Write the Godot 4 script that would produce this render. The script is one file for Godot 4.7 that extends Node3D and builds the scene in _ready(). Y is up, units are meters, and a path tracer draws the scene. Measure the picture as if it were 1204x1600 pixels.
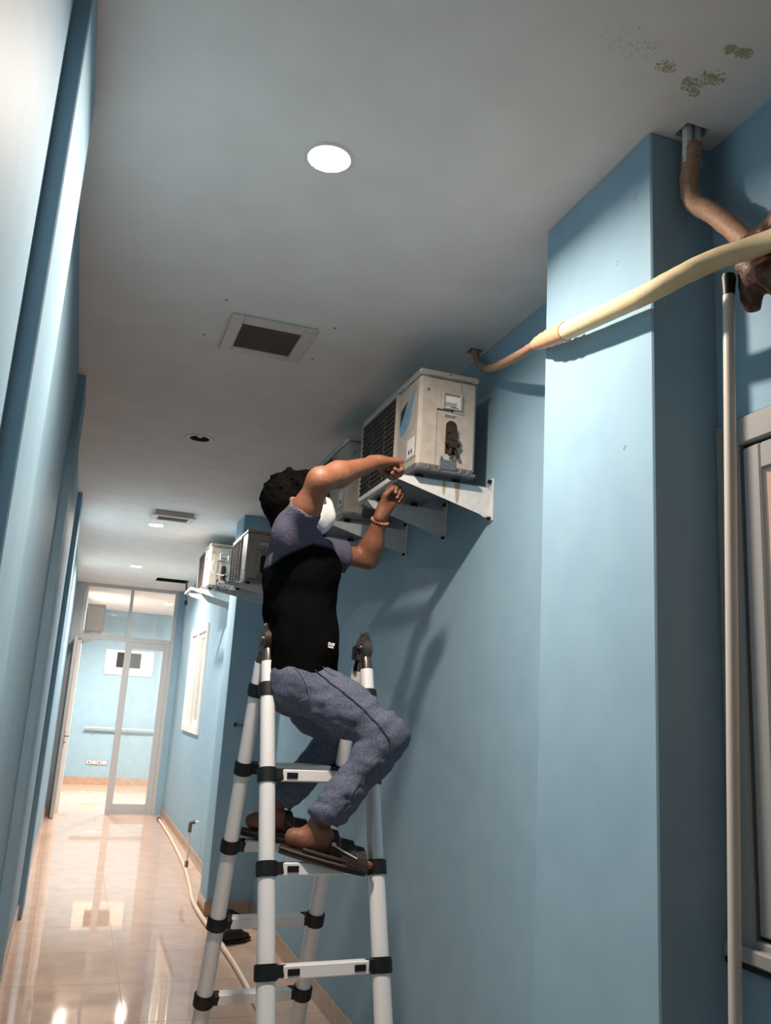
extends Node3D

# ------------------------------------------------------------------ constants
const H := 2.95            # ceiling height
const XR := 1.35           # right wall beside the near window
const XM := 1.388          # right wall between the pillars
const XF := 1.25           # right wall beyond the second pillar
const XL := -0.187         # left corridor wall
const ZE := -12.2          # glazed door screen at the corridor end
const ZF := -15.95         # far wall of the lobby beyond it
const ZB := 2.6            # wall behind the photographer

var M := {}
var names := {}

# ------------------------------------------------------------------ mesh helpers
func tool() -> SurfaceTool:
	var st := SurfaceTool.new()
	st.begin(Mesh.PRIMITIVE_TRIANGLES)
	return st

func tri(st: SurfaceTool, a: Vector3, b: Vector3, c: Vector3, na: Vector3, nb: Vector3, nc: Vector3) -> void:
	if (b - a).cross(c - a).dot(na + nb + nc) > 0.0:
		var t := b; b = c; c = t
		t = nb; nb = nc; nc = t
	st.set_normal(na); st.add_vertex(a)
	st.set_normal(nb); st.add_vertex(b)
	st.set_normal(nc); st.add_vertex(c)

func quad(st: SurfaceTool, a: Vector3, b: Vector3, c: Vector3, d: Vector3, n: Vector3) -> void:
	tri(st, a, b, c, n, n, n)
	tri(st, a, c, d, n, n, n)

# box with chamfered edges
func box(st: SurfaceTool, lo: Vector3, hi: Vector3, ch := 0.0, xf := Transform3D.IDENTITY) -> void:
	var c := (lo + hi) * 0.5
	var e := (hi - lo).abs() * 0.5
	ch = minf(ch, minf(e.x, minf(e.y, e.z)) * 0.49)
	for ax in 3:
		var u := (ax + 1) % 3
		var v := (ax + 2) % 3
		for s: float in [-1.0, 1.0]:
			var n := Vector3.ZERO; n[ax] = s
			var p: Array[Vector3] = []
			for q in [[-1, -1], [1, -1], [1, 1], [-1, 1]]:
				var w := Vector3.ZERO
				w[ax] = s * e[ax]; w[u] = q[0] * (e[u] - ch); w[v] = q[1] * (e[v] - ch)
				p.append(xf * (c + w))
			quad(st, p[0], p[1], p[2], p[3], (xf.basis * n).normalized())
	if ch <= 0.0: return
	for ax in 3:                                  # twelve edges
		var u := (ax + 1) % 3
		var v := (ax + 2) % 3
		for su: float in [-1.0, 1.0]:
			for sv: float in [-1.0, 1.0]:
				var n := Vector3.ZERO; n[u] = su; n[v] = sv
				n = (xf.basis * n).normalized()
				var p: Array[Vector3] = []
				for q in [[-1, 0], [1, 0], [1, 1], [-1, 1]]:
					var w := Vector3.ZERO
					w[ax] = q[0] * (e[ax] - ch)
					w[u] = su * (e[u] - (ch if q[1] == 0 else 0.0))
					w[v] = sv * (e[v] - (0.0 if q[1] == 0 else ch))
					p.append(xf * (c + w))
				quad(st, p[0], p[1], p[2], p[3], n)
	for sx: float in [-1.0, 1.0]:
		for sy: float in [-1.0, 1.0]:
			for sz: float in [-1.0, 1.0]:
				var n: Vector3 = (xf.basis * Vector3(sx, sy, sz)).normalized()
				var a: Vector3 = xf * (c + Vector3(sx * e.x, sy * (e.y - ch), sz * (e.z - ch)))
				var b: Vector3 = xf * (c + Vector3(sx * (e.x - ch), sy * e.y, sz * (e.z - ch)))
				var d: Vector3 = xf * (c + Vector3(sx * (e.x - ch), sy * (e.y - ch), sz * e.z))
				tri(st, a, b, d, n, n, n)

func side_of(d: Vector3) -> Vector3:
	var h := Vector3.UP if absf(d.y) < 0.9 else Vector3.RIGHT
	return d.cross(h).normalized()

# tube through points with a radius for each point
func tube(st: SurfaceTool, pts: Array, rad, seg := 14, caps := true) -> void:
	var n := pts.size()
	var rings := []
	var norms := []
	var u := Vector3.ZERO
	for i in n:
		var d: Vector3
		if i == 0: d = pts[1] - pts[0]
		elif i == n - 1: d = pts[n - 1] - pts[n - 2]
		else: d = (pts[i + 1] - pts[i]).normalized() + (pts[i] - pts[i - 1]).normalized()
		d = d.normalized()
		if i == 0: u = side_of(d)
		else: u = (u - d * u.dot(d)).normalized()
		var v := d.cross(u)
		var r: float = rad[i] if rad is Array else rad
		var ring: Array[Vector3] = []
		var nr: Array[Vector3] = []
		for k in seg:
			var a := TAU * k / seg
			var w := u * cos(a) + v * sin(a)
			nr.append(w); ring.append(pts[i] + w * r)
		rings.append(ring); norms.append(nr)
	for i in n - 1:
		for k in seg:
			var k2 := (k + 1) % seg
			tri(st, rings[i][k], rings[i][k2], rings[i + 1][k2], norms[i][k], norms[i][k2], norms[i + 1][k2])
			tri(st, rings[i][k], rings[i + 1][k2], rings[i + 1][k], norms[i][k], norms[i + 1][k2], norms[i + 1][k])
	if caps:
		for e in [0, n - 1]:
			var d: Vector3 = (pts[0] - pts[1]) if e == 0 else (pts[n - 1] - pts[n - 2])
			d = d.normalized()
			for k in seg:
				tri(st, pts[e], rings[e][k], rings[e][(k + 1) % seg], d, d, d)

func cyl(st: SurfaceTool, a: Vector3, b: Vector3, r: float, seg := 20) -> void:
	tube(st, [a, b], r, seg)

# cylinder with softened rims
func soft_cyl(st: SurfaceTool, a: Vector3, b: Vector3, r: float, ch: float, seg := 20) -> void:
	var d := (b - a).normalized()
	tube(st, [a, a + d * ch, b - d * ch, b], [r - ch, r, r, r - ch], seg)

func curve(pts: Array, steps := 6) -> Array:       # Catmull-Rom
	var out := []
	for i in pts.size() - 1:
		var p0: Vector3 = pts[maxi(i - 1, 0)]
		var p1: Vector3 = pts[i]
		var p2: Vector3 = pts[i + 1]
		var p3: Vector3 = pts[mini(i + 2, pts.size() - 1)]
		for k in steps:
			out.append(p1.cubic_interpolate(p2, p0, p3, float(k) / steps))
	out.append(pts[pts.size() - 1])
	return out

func ball(st: SurfaceTool, c: Vector3, r: Vector3, seg := 16, xf := Basis.IDENTITY) -> void:
	var rings := seg / 2
	for i in rings:
		for k in seg:
			var p := []
			for q in [[i, k], [i, k + 1], [i + 1, k + 1], [i + 1, k]]:
				var th: float = PI * q[0] / rings
				var ph: float = TAU * q[1] / seg
				p.append(Vector3(sin(th) * cos(ph), cos(th), sin(th) * sin(ph)))
			var w := []
			var nn := []
			for q in p:
				w.append(c + xf * (q * r)); nn.append((xf * (q / r)).normalized())
			if i > 0: tri(st, w[0], w[1], w[2], nn[0], nn[1], nn[2])
			if i < rings - 1: tri(st, w[0], w[2], w[3], nn[0], nn[2], nn[3])

# solid with a polygon profile: points in the plane spanned by u and v, thickness along w
func prism(st: SurfaceTool, poly: Array, o: Vector3, u: Vector3, v: Vector3, w: Vector3) -> void:
	var p2 := PackedVector2Array()
	for q in poly: p2.append(q)
	var idx := Geometry2D.triangulate_polygon(p2)
	var n := w.normalized()
	for i in range(0, idx.size(), 3):
		var a := o + u * p2[idx[i]].x + v * p2[idx[i]].y
		var b := o + u * p2[idx[i + 1]].x + v * p2[idx[i + 1]].y
		var c := o + u * p2[idx[i + 2]].x + v * p2[idx[i + 2]].y
		tri(st, a, b, c, -n, -n, -n)
		tri(st, a + w, b + w, c + w, n, n, n)
	var area := 0.0
	for i in p2.size():
		var q := p2[(i + 1) % p2.size()]
		area += p2[i].x * q.y - q.x * p2[i].y
	for i in p2.size():
		var a2 := p2[i]
		var b2 := p2[(i + 1) % p2.size()]
		var e := b2 - a2
		var n2 := Vector2(e.y, -e.x).normalized() * signf(area)
		var nn := (u * n2.x + v * n2.y).normalized()
		var a := o + u * a2.x + v * a2.y
		var b := o + u * b2.x + v * b2.y
		quad(st, a, b, b + w, a + w, nn)

# ring lying in a horizontal plane, facing down
func ring_down(st: SurfaceTool, c: Vector3, r0: float, r1: float, drop: float, seg := 32) -> void:
	for k in seg:
		var a := TAU * k / seg
		var b := TAU * (k + 1) / seg
		var da := Vector3(cos(a), 0, sin(a))
		var db := Vector3(cos(b), 0, sin(b))
		var lo := c + Vector3.DOWN * drop
		quad(st, lo + da * r0, lo + db * r0, lo + db * (r1 - drop), lo + da * (r1 - drop), Vector3.DOWN)
		quad(st, lo + da * (r1 - drop), lo + db * (r1 - drop), c + db * r1, c + da * r1, (Vector3.DOWN + da).normalized())
		quad(st, lo + da * r0, lo + db * r0, c + db * r0, c + da * r0, -da)

# ------------------------------------------------------------------ object helpers
func numbered(called: String) -> String:
	var k: int = names.get(called, 0)
	names[called] = k + 1
	return called if k == 0 else "%s_%03d" % [called, k]

func tag(o: Node3D, label: String, category: String, group := "") -> Node3D:
	o.set_meta("label", label)
	o.set_meta("category", category)
	if group: o.set_meta("group", group)
	return o

func thing(called: String, label: String, category: String, at := Vector3.ZERO, turn := 0.0, group := "") -> Node3D:
	var o := Node3D.new()
	o.name = numbered(called)
	add_child(o)
	o.position = at
	o.rotation.y = turn
	tag(o, label, category, group)
	return o

func part(called: String, st: SurfaceTool, m: Material, parent: Node3D, label := "") -> MeshInstance3D:
	var o := MeshInstance3D.new()
	o.name = called
	o.mesh = st.commit()
	o.material_override = m
	o.cast_shadow = GeometryInstance3D.SHADOW_CASTING_SETTING_ON
	parent.add_child(o, true)
	if label: o.set_meta("label", label)
	return o

func solo(called: String, st: SurfaceTool, m: Material, label: String, category: String, group := "") -> MeshInstance3D:
	var o := part(numbered(called), st, m, self)
	tag(o, label, category, group)
	return o

func struct(called: String, st: SurfaceTool, m: Material) -> MeshInstance3D:
	var o := part(called, st, m, self)
	o.set_meta("kind", "structure")
	return o

func copy_of(root: Node3D, at: Vector3, turn: float, label: String, base_name: String) -> Node3D:
	var r: Node3D = root.duplicate()
	r.name = numbered(base_name)
	add_child(r)
	r.position = at
	r.rotation.y = turn
	r.set_meta("label", label)
	return r

# ------------------------------------------------------------------ materials
func noise_tex(freq: float, lo: Color, hi: Color, seed_ := 1, size := 512, octaves := 4, mid := 0.5) -> NoiseTexture2D:
	var n := FastNoiseLite.new()
	n.seed = seed_
	n.frequency = freq
	n.fractal_octaves = octaves
	var g := Gradient.new()
	g.set_color(0, lo); g.set_color(1, hi)
	g.set_offset(0, mid - 0.3); g.set_offset(1, mid + 0.3)
	var t := NoiseTexture2D.new()
	t.width = size; t.height = size
	t.seamless = true
	t.noise = n
	t.color_ramp = g
	return t

func bump_tex(freq: float, strength: float, seed_ := 3, size := 512) -> NoiseTexture2D:
	var n := FastNoiseLite.new()
	n.seed = seed_; n.frequency = freq; n.fractal_octaves = 4
	var t := NoiseTexture2D.new()
	t.width = size; t.height = size
	t.seamless = true; t.as_normal_map = true; t.bump_strength = strength
	t.noise = n
	return t

func mat(col: Color, rough := 0.6, metal := 0.0, spec := 0.5) -> StandardMaterial3D:
	var m := StandardMaterial3D.new()
	m.albedo_color = col
	m.roughness = rough
	m.metallic = metal
	m.metallic_specular = spec
	return m

func tex_mat(freq: float, lo: Color, hi: Color, rough: float, tiling: float, seed_ := 1, bump := 0.0, bfreq := 0.05, spec := 0.5) -> StandardMaterial3D:
	var m := mat(Color.WHITE, rough, 0.0, spec)
	m.albedo_texture = noise_tex(freq, lo, hi, seed_)
	m.uv1_triplanar = true
	m.uv1_world_triplanar = true
	m.uv1_scale = Vector3.ONE * tiling
	if bump > 0.0:
		m.normal_enabled = true
		m.normal_texture = bump_tex(bfreq, bump, seed_ + 7)
		m.normal_scale = 0.5
	return m

func build_materials() -> void:
	M.wall = tex_mat(0.012, Color(0.55, 0.675, 0.75), Color(0.57, 0.695, 0.765), 0.6, 0.8, 5, 0.25, 0.02, 0.25)
	M.ceiling = tex_mat(0.012, Color(0.87, 0.86, 0.85), Color(0.89, 0.885, 0.875), 0.9, 0.6, 9, 0.3, 0.03, 0.2)
	M.tile = tex_mat(0.01, Color(0.79, 0.675, 0.60), Color(0.82, 0.71, 0.64), 0.035, 0.9, 11)
	M.grout = mat(Color(0.72, 0.63, 0.56), 0.8)
	M.skirting = tex_mat(0.02, Color(0.66, 0.56, 0.48), Color(0.71, 0.61, 0.53), 0.25, 1.0, 12)
	M.alu = mat(Color(0.72, 0.73, 0.74), 0.38, 0.0)
	M.alu_grey = mat(Color(0.60, 0.60, 0.60), 0.4, 0.0)
	M.alu_dark = mat(Color(0.33, 0.34, 0.36), 0.4, 0.2)
	M.gasket = mat(Color(0.06, 0.06, 0.065), 0.7)
	M.white = mat(Color(0.84, 0.84, 0.83), 0.4)
	M.white_paint = mat(Color(0.86, 0.86, 0.85), 0.35)
	M.bracket = tex_mat(0.02, Color(0.80, 0.81, 0.81), Color(0.86, 0.86, 0.85), 0.35, 2.0, 14)
	M.casing = tex_mat(0.02, Color(0.66, 0.63, 0.59), Color(0.71, 0.68, 0.64), 0.35, 2.0, 21)
	M.casing_dark = mat(Color(0.48, 0.455, 0.42), 0.4)
	M.grille = mat(Color(0.23, 0.205, 0.19), 0.7)
	M.grille_wire = mat(Color(0.33, 0.305, 0.29), 0.6)
	M.steel = tex_mat(0.05, Color(0.42, 0.43, 0.44), Color(0.62, 0.62, 0.62), 0.35, 6.0, 23)
	M.steel.metallic = 0.7
	M.rust = tex_mat(0.06, Color(0.12, 0.075, 0.05), Color(0.23, 0.14, 0.09), 0.8, 8.0, 25)
	M.rust_streak = mat(Color(0.66, 0.60, 0.52), 0.7)
	M.brass = mat(Color(0.45, 0.35, 0.22), 0.4, 0.8)
	M.sticker_blue = mat(Color(0.42, 0.58, 0.70), 0.4)
	M.sticker_navy = mat(Color(0.03, 0.10, 0.17), 0.4)
	M.sticker_white = mat(Color(0.86, 0.86, 0.85), 0.5)
	M.ink = mat(Color(0.05, 0.05, 0.06), 0.6)
	M.ink_grey = mat(Color(0.38, 0.40, 0.41), 0.6)
	M.ladder = mat(Color(0.91, 0.91, 0.91), 0.32, 0.15)
	M.rung = mat(Color(0.91, 0.91, 0.90), 0.35, 0.15)
	M.plastic = mat(Color(0.035, 0.033, 0.034), 0.45)
	M.hinge = mat(Color(0.42, 0.38, 0.36), 0.3, 0.85)
	M.pvc = mat(Color(0.82, 0.79, 0.75), 0.35)
	M.pvc_floor = mat(Color(0.84, 0.76, 0.68), 0.4)
	M.foam = tex_mat(0.02, Color(0.83, 0.75, 0.58), Color(0.87, 0.80, 0.64), 0.7, 2.0, 31, 1.5, 0.05)
	M.tape = tex_mat(0.03, Color(0.60, 0.45, 0.36), Color(0.73, 0.58, 0.47), 0.6, 4.0, 33, 4.0, 0.04)
	M.tape_dark = tex_mat(0.03, Color(0.22, 0.14, 0.10), Color(0.44, 0.29, 0.21), 0.5, 5.0, 35, 6.0, 0.04)
	M.tape_pale = mat(Color(0.80, 0.62, 0.48), 0.5)
	M.blind = tex_mat(0.02, Color(0.78, 0.60, 0.52), Color(0.82, 0.64, 0.56), 0.7, 1.5, 37)
	M.cream = mat(Color(0.80, 0.78, 0.66), 0.7)
	M.black = mat(Color(0.015, 0.015, 0.017), 0.8)
	M.vent_frame = mat(Color(0.78, 0.75, 0.73), 0.5)
	M.vent_slat = mat(Color(0.52, 0.45, 0.41), 0.7)
	M.vent_back = mat(Color(0.36, 0.31, 0.285), 0.8)
	M.chrome = mat(Color(0.55, 0.55, 0.56), 0.2, 0.9)
	M.mould = mat(Color(0.66, 0.67, 0.54), 0.9)
	M.mould_grey = mat(Color(0.74, 0.73, 0.70), 0.9)
	var g := mat(Color(0.90, 0.96, 0.97, 0.08), 0.02)
	g.transparency = BaseMaterial3D.TRANSPARENCY_ALPHA
	M.glass = g
	M.skin = tex_mat(0.03, Color(0.45, 0.285, 0.20), Color(0.52, 0.34, 0.245), 0.55, 5.0, 41, 1.0, 0.1)
	M.hair = tex_mat(0.08, Color(0.02, 0.015, 0.013), Color(0.05, 0.038, 0.032), 0.75, 9.0, 43, 2.0, 0.08, 0.15)
	var sh := mat(Color.WHITE, 1.0, 0.0, 0.08)
	sh.vertex_color_use_as_albedo = true
	sh.normal_enabled = true
	sh.normal_texture = bump_tex(0.03, 3.0, 51)
	sh.uv1_triplanar = true; sh.uv1_world_triplanar = true; sh.uv1_scale = Vector3.ONE * 4.0
	M.shirt = sh
	M.denim = tex_mat(0.035, Color(0.27, 0.29, 0.355), Color(0.42, 0.445, 0.51), 0.85, 7.0, 45, 0.8, 0.1, 0.2)
	M.denim_seam = mat(Color(0.17, 0.19, 0.25), 0.9)
	M.denim_thread = mat(Color(0.46, 0.47, 0.50), 0.9)
	M.mask = mat(Color(0.86, 0.85, 0.84), 0.8)
	M.sandal = tex_mat(0.05, Color(0.13, 0.09, 0.075), Color(0.22, 0.16, 0.13), 0.7, 8.0, 47, 3.0, 0.08)
	M.sandal_edge = mat(Color(0.34, 0.27, 0.23), 0.7)
	M.bead = mat(Color(0.74, 0.48, 0.34), 0.4)
	M.leather = mat(Color(0.10, 0.065, 0.05), 0.45)
	M.skin_nail = mat(Color(0.72, 0.50, 0.40), 0.35)
	M.cord = mat(Color(0.82, 0.80, 0.76), 0.5)

# ------------------------------------------------------------------ ready
func _ready() -> void:
	# --- camera
	var cam := Camera3D.new()
	cam.name = "camera"
	add_child(cam)
	cam.position = Vector3(0, 1.5, 0)
	cam.rotation_order = EULER_ORDER_YXZ
	cam.rotation_degrees = Vector3(13.0656, -18.6209, 3.5298)
	cam.fov = 61.6757
	cam.near = 0.02
	cam.current = true
	# --- environment: an indoor place, the sky is never seen
	var we := WorldEnvironment.new()
	we.name = "environment"
	var env := Environment.new()
	env.background_mode = Environment.BG_COLOR
	env.background_color = Color(0.02, 0.02, 0.02)
	env.ambient_light_source = Environment.AMBIENT_SOURCE_DISABLED
	env.tonemap_mode = Environment.TONE_MAPPER_LINEAR
	env.tonemap_exposure = 1.12
	env.sdfgi_enabled = true
	env.ssao_enabled = true
	env.ssil_enabled = true
	we.environment = env
	add_child(we)
	build_materials()
	build_shell()
	build_end_screen()
	build_lobby()
	build_windows()
	build_lamps()
	build_vents()
	build_units()
	build_ladder()
	build_pipes()
	build_small_things()
	build_person()

# ------------------------------------------------------------------ room shell
# horizontal slab with rectangular openings
func slab(st: SurfaceTool, x0: float, x1: float, z0: float, z1: float, y0: float, y1: float, holes: Array) -> void:
	var xs := [x0, x1]
	var zs := [z0, z1]
	for h in holes:
		xs.append(h[0]); xs.append(h[1]); zs.append(h[2]); zs.append(h[3])
	xs.sort(); zs.sort()
	for i in xs.size() - 1:
		for j in zs.size() - 1:
			var cx: float = (xs[i] + xs[i + 1]) * 0.5
			var cz: float = (zs[j] + zs[j + 1]) * 0.5
			var inside := false
			for h in holes:
				if cx > h[0] and cx < h[1] and cz > h[2] and cz < h[3]: inside = true
			if not inside and xs[i + 1] - xs[i] > 1e-5 and zs[j + 1] - zs[j] > 1e-5:
				box(st, Vector3(xs[i], y0, zs[j]), Vector3(xs[i + 1], y1, zs[j + 1]))

func round_hole(c: Vector2, r := 0.066) -> Array:
	var out := []
	for k in 6:
		var a := PI * 0.5 * (k + 0.5) / 6.0
		out.append([c.x - cos(a) * r, c.x + cos(a) * r, c.y - sin(a) * r, c.y + sin(a) * r])
	return out

func build_shell() -> void:
	var st := tool()
	# floor bed with separate glazed tiles
	box(st, Vector3(-1.2, -0.14, ZF - 0.2), Vector3(3.4, -0.0015, ZB + 0.2))
	var fl := struct("floor", st, M.grout)
	var tile := tool()
	box(tile, Vector3(-0.2988, -0.010, -0.2988), Vector3(0.2988, 0.0, 0.2988), 0.0008)
	var tm := tile.commit()
	var z := ZB - 0.3
	while z > ZF - 0.2:
		var cols := 3 if z > ZE - 0.3 else 6
		for i in cols:
			var o := MeshInstance3D.new()
			o.name = "floor_tile"
			o.mesh = tm
			o.material_override = M.tile
			fl.add_child(o, true)
			o.position = Vector3(0.113 + 0.6 * i, 0, z)
		z -= 0.6
	# ceiling with the openings that show: hatch, pipe hole, empty lamp can, pipe hole over the unit
	st = tool()
	var holes := [[0.755, 1.15, -11.27, -10.95], [1.228, 1.297, -1.562, -1.512], [0.415, 0.525, -4.84, -4.73], [1.318, 1.374, -3.015, -2.955]]
	for c in [Vector2(0.455, -2.012), Vector2(0.456, -7.53), Vector2(0.454, -10.18)]:
		holes.append_array(round_hole(c))
	slab(st, -0.5, XR + 0.2, ZE - 0.03, ZB + 0.2, H, H + 0.04, holes)
	struct("ceiling", st, M.ceiling)
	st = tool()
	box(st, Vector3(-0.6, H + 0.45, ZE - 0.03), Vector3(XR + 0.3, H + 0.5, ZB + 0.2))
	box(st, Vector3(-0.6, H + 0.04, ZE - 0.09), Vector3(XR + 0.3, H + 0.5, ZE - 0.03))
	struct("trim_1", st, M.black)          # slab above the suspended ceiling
	# right wall, its pillars
	st = tool()
	box(st, Vector3(XM, 0, -6.65), Vector3(XR + 0.2, H + 0.45, -1.9))
	struct("wall_right_middle", st, M.wall)
	st = tool()
	box(st, Vector3(XR, 0, -1.9), Vector3(XR + 0.2, H + 0.45, -1.577))
	box(st, Vector3(XR, 0, -1.577), Vector3(XR + 0.2, 1.045, ZB))
	box(st, Vector3(XR, 2.205, -1.577), Vector3(XR + 0.2, H + 0.45, ZB))
	box(st, Vector3(XR, 1.045, -0.45), Vector3(XR + 0.2, 2.205, ZB))
	struct("wall_right", st, M.wall)
	st = tool()
	# beyond the second pillar, around the small window
	box(st, Vector3(XF, 0, ZE - 0.03), Vector3(XR + 0.2, 1.14, -7.0))
	box(st, Vector3(XF, 2.32, ZE - 0.03), Vector3(XR + 0.2, H + 0.45, -7.0))
	box(st, Vector3(XF, 1.14, -9.36), Vector3(XR + 0.2, 2.32, -7.0))
	box(st, Vector3(XF, 1.14, ZE - 0.03), Vector3(XR + 0.2, 2.32, -10.8))
	struct("wall_right_far", st, M.wall)
	st = tool()
	box(st, Vector3(1.167, 0, -2.085), Vector3(XR + 0.1, H, -1.577), 0.004)
	struct("wall_pillar_right", st, M.wall)
	st = tool()
	box(st, Vector3(1.068, 0, -7.0), Vector3(XR + 0.1, H, -6.65), 0.004)
	struct("wall_pillar_right_far", st, M.wall)
	# left wall and its three shallow pillars
	st = tool()
	box(st, Vector3(XL - 0.2, 0, ZE - 0.03), Vector3(XL, H + 0.45, ZB))
	struct("wall_left", st, M.wall)
	var zz := [[-2.05, -1.6], [-4.47, -4.06], [-7.03, -6.62]]
	for i in 3:
		st = tool()
		box(st, Vector3(XL - 0.05, 0, zz[i][0]), Vector3(-0.152, H, zz[i][1]), 0.003)
		struct("wall_pillar_left" + ["", "_middle", "_far"][i], st, M.wall)
	# wall behind the photographer
	st = tool()
	box(st, Vector3(XL - 0.2, 0, ZB), Vector3(XR + 0.2, H + 0.45, ZB + 0.2))
	struct("wall_back", st, M.wall)
	# skirting tiles
	var runs := [
		["baseboard_right", Vector3(XF - 0.012, 0, -7.0), Vector3(XF - 0.012, 0, -12.16), Vector3(-1, 0, 0)],
		["baseboard_right_middle", Vector3(XM - 0.012, 0, -2.09), Vector3(XM - 0.012, 0, -6.64), Vector3(-1, 0, 0)],
		["baseboard_pillar_far", Vector3(1.056, 0, -6.65), Vector3(1.056, 0, -7.0), Vector3(-1, 0, 0)],
		["baseboard_pillar_far_front", Vector3(1.056, 0, -6.638), Vector3(1.376, 0, -6.638), Vector3(0, 0, 1)],
		["baseboard_left", Vector3(XL + 0.012, 0, -7.05), Vector3(XL + 0.012, 0, -12.16), Vector3(1, 0, 0)],
		["baseboard_left_middle", Vector3(XL + 0.012, 0, -2.06), Vector3(XL + 0.012, 0, -6.6), Vector3(1, 0, 0)]]
	for r in runs:
		var a: Vector3 = r[1]
		var b: Vector3 = r[2]
		var n: Vector3 = r[3]
		var d := (b - a).normalized()
		var len_ := (b - a).length()
		st = tool()
		box_between(st, a - n * 0.012, b - n * 0.002, Vector3(0, 0.0985, 0))
		var root := struct(r[0], st, M.grout)
		var p := 0.0
		while p < len_ - 0.01:
			var q := minf(p + 0.6, len_)
			var s2 := tool()
			box_between(s2, a + d * (p + 0.001) - n * 0.012, a + d * (q - 0.001), Vector3(0, 0.1, 0), 0.001)
			part("skirting_tile", s2, M.skirting, root)
			p += 0.6

func box_between(st: SurfaceTool, a: Vector3, b: Vector3, up: Vector3, ch := 0.0) -> void:
	var c := b + up
	box(st, Vector3(minf(a.x, c.x), minf(a.y, c.y), minf(a.z, c.z)), Vector3(maxf(a.x, c.x), maxf(a.y, c.y), maxf(a.z, c.z)), ch)

# ------------------------------------------------------------------ glazed screen at the end of the corridor
func bar(st: SurfaceTool, x0: float, x1: float, y0: float, y1: float, z0 := ZE - 0.03, z1 := ZE + 0.03) -> void:
	box(st, Vector3(x0, y0, z0), Vector3(x1, y1, z1), 0.003)

func build_end_screen() -> void:
	var st := tool()
	bar(st, XL, -0.075, 0.0, H)
	bar(st, 1.115, 1.165, 0.0, H)
	bar(st, -0.075, 1.115, 2.905, H)
	bar(st, -0.075, 1.115, 2.205, 2.265)
	bar(st, 0.522, 0.562, 2.265, 2.905)
	var root := struct("window_3", st, M.alu)
	for x in [[-0.075, 0.522], [0.562, 1.115]]:
		st = tool()
		box(st, Vector3(x[0], 2.265, ZE - 0.004), Vector3(x[1], 2.905, ZE + 0.004))
		part("pane", st, M.glass, root)
	st = tool()
	box(st, Vector3(1.165, 0, ZE - 0.05), Vector3(XR + 0.1, H, ZE + 0.03))
	struct("wall_end", st, M.wall)
	# closed right leaf
	st = tool()
	bar(st, 0.535, 0.62, 0.006, 2.2, ZE - 0.02, ZE + 0.022)
	bar(st, 1.035, 1.11, 0.006, 2.2, ZE - 0.02, ZE + 0.022)
	bar(st, 0.62, 1.035, 2.12, 2.2, ZE - 0.02, ZE + 0.022)
	bar(st, 0.62, 1.035, 0.006, 0.125, ZE - 0.02, ZE + 0.022)
	root = struct("door_1", st, M.alu)
	st = tool()
	box(st, Vector3(0.62, 0.125, ZE - 0.004), Vector3(1.035, 2.12, ZE + 0.004))
	part("pane", st, M.glass, root)
	# open left leaf, folded back along the left wall
	st = tool()
	var z0 := ZE + 0.035
	var z1 := z0 + 0.56
	var x0 := -0.118
	var x1 := -0.078
	box(st, Vector3(x0, 0.008, z0), Vector3(x1, 2.2, z0 + 0.08), 0.003)
	box(st, Vector3(x0, 0.008, z1 - 0.08), Vector3(x1, 2.2, z1), 0.003)
	box(st, Vector3(x0, 2.12, z0 + 0.08), Vector3(x1, 2.2, z1 - 0.08), 0.003)
	box(st, Vector3(x0, 0.008, z0 + 0.08), Vector3(x1, 0.125, z1 - 0.08), 0.003)
	root = struct("door_2", st, M.alu_grey)
	st = tool()
	box(st, Vector3(-0.102, 0.125, z0 + 0.08), Vector3(-0.094, 2.12, z1 - 0.08))
	part("pane", st, M.glass, root)
	st = tool()
	box(st, Vector3(x1, 0.83, z1 - 0.06), Vector3(x1 + 0.006, 1.03, z1 - 0.025), 0.002)
	cyl(st, Vector3(x1 + 0.004, 0.965, z1 - 0.042), Vector3(x1 + 0.045, 0.965, z1 - 0.042), 0.009, 12)
	tube(st, [Vector3(x1 + 0.045, 0.965, z1 - 0.038), Vector3(x1 + 0.047, 0.965, z1 - 0.15)], 0.008, 12)
	cyl(st, Vector3(x1 + 0.004, 0.89, z1 - 0.042), Vector3(x1 + 0.022, 0.89, z1 - 0.042), 0.011, 12)
	part("handle", st, M.chrome, root)

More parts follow.
